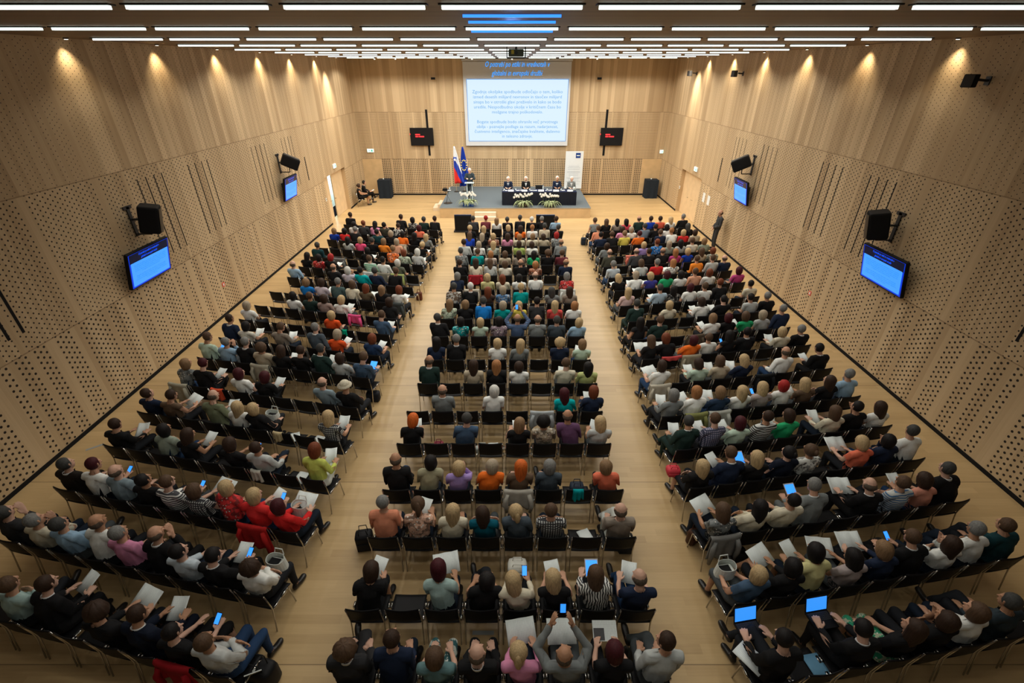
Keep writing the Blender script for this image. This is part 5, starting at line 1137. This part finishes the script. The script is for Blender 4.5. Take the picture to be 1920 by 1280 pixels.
for key, px, words, colour, drop, kw in (
    ('C15', 977, 'cream cardigan', (.50, .48, .42), .42, {}), ('C13', 1025, 'light grey hooded jacket', (.42, .46, .48), .40, {}), ('C6', 880, 'dark red jacket', (.35, .02, .03), .35, {}),
    ('C7', 888, 'cream jacket', (.58, .54, .44), .35, {}), ('C7', 1063, 'white jacket', (.66, .68, .65), .38, {}), ('C15', 1075, 'deep turquoise scarf', (.0, .28, .30), .22, dict(half=.35, sleeves=False)),
    ('L13', 354, 'beige coat', (.42, .40, .31), .5, {}), ('L13', 422, 'bright red cloth', (.75, .10, .04), .28, dict(half=.6, sleeves=False)), ('L12', 491, 'beige trench coat', (.46, .43, .34), .5, {}),
    ('L14', 560, 'patterned tan scarf', (.52, .42, .24), .2, dict(half=.4, sleeves=False)), ('L15', 525, 'cream cloth', (.60, .60, .52), .25, dict(half=.4, sleeves=False)), ('L16', 521, 'bright red jacket', (.50, .02, .02), .55, dict(sw=.54)),
    ('L10', 655, 'green lanyard cloth', (.0, .40, .24), .15, dict(half=.25, sleeves=False)), ('L9', 675, 'hot pink jacket', (.80, .10, .28), .26, dict(half=.8)), ('L8', 749, 'dark grey coat', (.06, .07, .07), .5, {}),
    ('L6', 694, 'white jacket', (.60, .64, .64), .42, {}), ('L6', 719, 'taupe jacket', (.30, .27, .21), .42, {}), ('L6', 747, 'lime green jacket', (.42, .50, .18), .42, {}), ('L5', 635, 'grey jacket', (.16, .17, .17), .45, {}), ('L3', 757, 'beige jacket', (.50, .45, .35), .4, {}),
    ('R11', 1246, 'coral red cloth', (.62, .08, .08), .08, dict(sleeves=False)), ('R11', 1300, 'beige cardigan', (.42, .37, .27), .38, {}), ('R12', 1236, 'cream jacket', (.62, .60, .54), .42, {}), ('R13', 1306, 'olive green jacket', (.27, .28, .10), .48, {}), ('R13', 1351, 'off-white jacket', (.56, .57, .52), .42, {}),
    ('R4', 1181, 'salmon jacket', (.75, .22, .16), .3, {}), ('R10', 1290, 'brown jacket', (.10, .075, .05), .3, {}), ('R12', 1430, 'black jacket', (.012, .014, .016), .45, {}), ('R16', 1362, 'grey patterned shawl', (.22, .22, .21), .5, {}), ('L18', 345, 'dark red jumper', (.30, .01, .015), .35, {})):
    coat(key, px, words, colour, drop, **kw)

# ---------------------------------------------------------------- bags
def bag(px, py, z, w, d, h, colour, words, rz=0, name='handbag', handles=True, cat='bag'):
    x, y = unproj(px, py, z + h * .5)
    if .4 < z < .5: q = min([t for t in seats if not t['who']], key=lambda t: math.dist(to_px(t['p'], .5), (px, py))); x, y, rz = q['p'][0], q['p'][1] + .03, math.degrees(q['rz'])
    e = empty(name, (x, y, z + .002), R(rz)); tag(e, words, cat); m = mat('bag ' + words[:24], colour, .55)
    mb = MB(); mb.box(-w / 2, w / 2, -d / 2, d / 2, 0, h, min(w, d) * .3); mb.build('body', m, e, True)
    MB().box(-w * .42, w * .42, -d / 2 - .012, -d / 2 + .01, h * .1, h * .55, .008).build('pocket', m, e, True)
    if handles:
        for k in (-1, 1): MB().tube([(-w * .25, k * d * .2, h * .95), (-w * .2, k * d * .25, h * 1.35), (w * .2, k * d * .25, h * 1.35), (w * .25, k * d * .2, h * .95)], .008).build('handle', m, e)
    return e
bag(700, 742, 0, .34, .2, .26, (.012, .014, .02), 'dark bag with a loop strap on the floor beside the hat wearer')
bag(684, 1012, 0, .30, .22, .36, (.01, .01, .012), 'black backpack standing by the chair of the salmon shirt person', 10, 'backpack')
bag(492, 1262, 0, .40, .26, .40, (.01, .01, .011), 'black bag with papers on the floor behind the last open-door side aisle chair', -12)
o = MB().box(-.1, .1, -.006, .006, 0, .3).build('paper', PRINT); xx, yy = unproj(470, 1255, .4); o.location = (xx, yy, .28); o.rotation_euler = (.5, .2, .5); tag(o, 'white papers sticking out of the black floor bag, open-door side', 'paper')
bag(1378, 1042, 0, .36, .24, .28, (.012, .012, .013), 'shiny black bag on the floor behind the grey shawl, standing-man side')
bag(1302, 1003, 0, .28, .14, .32, (.08, .035, .02), 'brown leather bag by the aisle chair of the grey shawl person', 30)
bag(1225, 790, 0, .30, .2, .28, (.01, .01, .011), 'black bag under the aisle chair of the grey shirt person, standing-man side', 20)
bag(905, 846, .28, .30, .12, .24, (.55, .60, .57), 'white handbag hanging at the empty chair in the fifth row from back')
bag(812, 482, 0, .24, .16, .34, (.03, .03, .03), 'black bag on the aisle floor beside the blonde ponytail')
bag(1172, 1018, 0, .26, .2, .36, (.014, .02, .03), 'dark backpack behind the chair of the taupe jacket person', 0, 'backpack')
bag(970, 1062, .56, .30, .24, .16, (.68, .68, .62), 'large open white bag on the lap of the cream cardigan person')
bag(1262, 882, .52, .26, .2, .16, (.60, .05, .07), 'red bag on the lap of the long-haired blonde in black jacket')
bag(822, 555, 0, .22, .14, .3, (.14, .045, .025), 'brown leather bag on the floor by the aisle, open-door side') if False else None
bag(786, 555, 0, .22, .14, .30, (.14, .045, .025), 'brown leather bag on the floor by the aisle, open-door side')
bag(1095, 452, 0, .3, .2, .36, (.02, .03, .045), 'dark backpack on the aisle floor near the front row', 0, 'backpack')
bag(1082, 893, .46, .26, .2, .22, (.02, .03, .05), 'dark bag with blue bottle on the empty chair of the fourth row from back')
bag(888, 662, .46, .28, .2, .18, (.02, .018, .016), 'black bag on the empty chair in the eighth row from back, centre')
bag(1203, 552, .46, .24, .18, .2, (.10, .085, .05), 'olive bag on the empty aisle side chair, eighth row from stage')
bag(812, 815, .46, .2, .14, .16, (.22, .03, .05), 'dark red bag on the seat beside the bright ginger hair')
bag(1020, 704, .46, .28, .16, .14, (.62, .58, .45), 'cream handbag on the empty chair in the seventh row from back, centre')
for px, py, z, lb in ((931, 822, .47, 'white papers on the seat behind the white handbag, centre block'), (362, 758, .62, 'open white booklet in front of the brown vest person'), (548, 803, .47, 'white papers on the empty chair beside the checked blouse'),
                      (560, 876, .47, 'grey papers on the empty chair beside the lime yellow shirt'), (594, 800, .47, 'crumpled white cloth on the chair beside the checked blouse'), (1096, 985, .47, 'two white bottle caps and card on the empty seat, third row from back'), (800, 757, .47, 'white paper on the seat of the empty chair near the grey suit')):
    x, y = unproj(px, py, z)
    if z < .5: q = min([t for t in seats if not t['who']], key=lambda t: math.dist(to_px(t['p'], .5), (px, py))); x, y = q['p'][0] + .05, q['p'][1] + .04
    o = MB().grid(lambda u, v: ((u - .5) * .21, (v - .5) * .29, .006 * math.sin(u * 6)), 6, 2, .003).build('paper', PRINT, None, True); o.location = (x, y, z + .005); o.rotation_euler = (0, 0, R((px * 7) % 60 - 30)); tag(o, lb, 'paper')

# ---------------------------------------------------------------- people who are not in the audience rows
def special(px, py, hz, rz, hcode, hstyle, top, pose, legs, label_, base=0, **opt):
    x, y = unproj(px, py, hz + base); loc = (min(x, HALF_W - .36), y, base); opt.setdefault('h', 1.0)
    return make_person(loc, R(rz), hcode, hstyle, top, opt, 1 if legs != 'stand' else 0, pose, legs, label_), (x, y)
special(1357, 403, 1.60, 85, 'bd', 'M', 'dark grey suit', 'clasp', 'stand', 'man in dark grey suit standing against the side wall with hands clasped', 0, h=1.05, sw=1.05)
make_person((-2.5, 28.62, SH), R(180), 'wh', 'M', 'dark slate suit', dict(face=True, h=1.02, pit=-.15), 0, 'lectern', 'stand', 'white-haired person in dark suit speaking at the lectern on the stage')
PANEL = ((953, 336, 'wh', 'M', 'navy suit', 'white-haired person in dark suit with tie at the panel table, nearest the lectern'), (985, 336, 'wh', 'M', 'black suit', 'grey-haired person in dark suit and open white shirt, second at the panel table'),
         (1041, 334, 'wh', 'M', 'navy jacket', 'white-haired person in navy jacket at the panel table, third of four'), (1067, 336, 'wh', 'M', 'grey suit', 'white-haired person in grey suit at the panel table before the banner'))
shirt_m = mat('white_shirt', (.68, .71, .72), .8); tie_m = mat('tie_blue', (.02, .05, .13), .6)
for i, (px, py, hc_, hs_, top, lb) in enumerate(PANEL):
    x = (px - 960) * .0325; y = 28.12; o = make_person((x, y + .03, SH + .012), R(180), hc_, hs_, top, dict(face=True, yaw=(.2, -.2, .1, .1)[i], ly=0), 1, 'table', 'normal', lb)
    MB().grid(lambda u, v: ((u - .5) * (.11 * v + .015), .085 + .015 * math.sin(math.pi * u) + .0 * v + .01 * v, .84 + .19 * v), 6, 5, .004).build('shirt_front', shirt_m, o, True)
    if i in (0, 2): MB().grid(lambda u, v: ((u - .5) * .035 * (1.3 - v * .6), .112 + .01 * v, .84 + .18 * v), 2, 4, .003).build('tie', tie_m, o, True)
    c = make_chair((x, y, SH), R(180), uniq('black chair behind the panel table under the %s person' % ('first', 'second', 'third', 'fourth')[i]))
c = make_chair((.0325 * 50, 28.15, SH), R(180), 'empty black chair in the middle of the panel table')
for px, py, hc_, hs_, top, k, lb in ((673, 348, 'db', 'P', 'black dress', True, 'person in black dress with bare crossed legs seated by the wall near the open door'), (682.5, 344, 'bk', 'M', 'black suit', False, 'person in dark suit holding papers, seated by the wall nearest the stage')):
    x, y = unproj(px, py, 1.235); x = max(x, -HALF_W + .42)
    o = make_person((x - .03, y - .012, .012), R(-68), hc_, hs_, top, dict(skirt=k, face=True, sw=.95), 1, 'read', 'crossed', lb)
    make_chair((x, y, 0), R(-68), 'black chair by the side wall under the person in %s' % ('black dress' if k else 'dark suit'))
    if not k: held_item('p', (x + .38, y + .18, .76), R(-68), .3, 'white papers held by the seated person in dark suit by the wall', random)

for px, py, z, rz, sx, m_, lb in ((1408, 1232, .672, 35, 1.25, PRINT, 'white sheets lying beside the laptop nearest the aisle, backmost row'), (1533, 1250, .47, 10, 1.1, mat('blue_sheet', (.14, .32, .48), .6), 'blue sheet on the empty chair between the two laptop users')):
    x, y = unproj(px, py, z); o = MB().grid(lambda u, v: ((u - .5) * .21 * sx, (v - .5) * .29 * sx, .004 * math.sin(u * 6)), 6, 2, .004).build('paper', m_, None, True); o.location = (x, y, z); o.rotation_euler = (0, 0, R(rz)); tag(o, lb, 'paper')
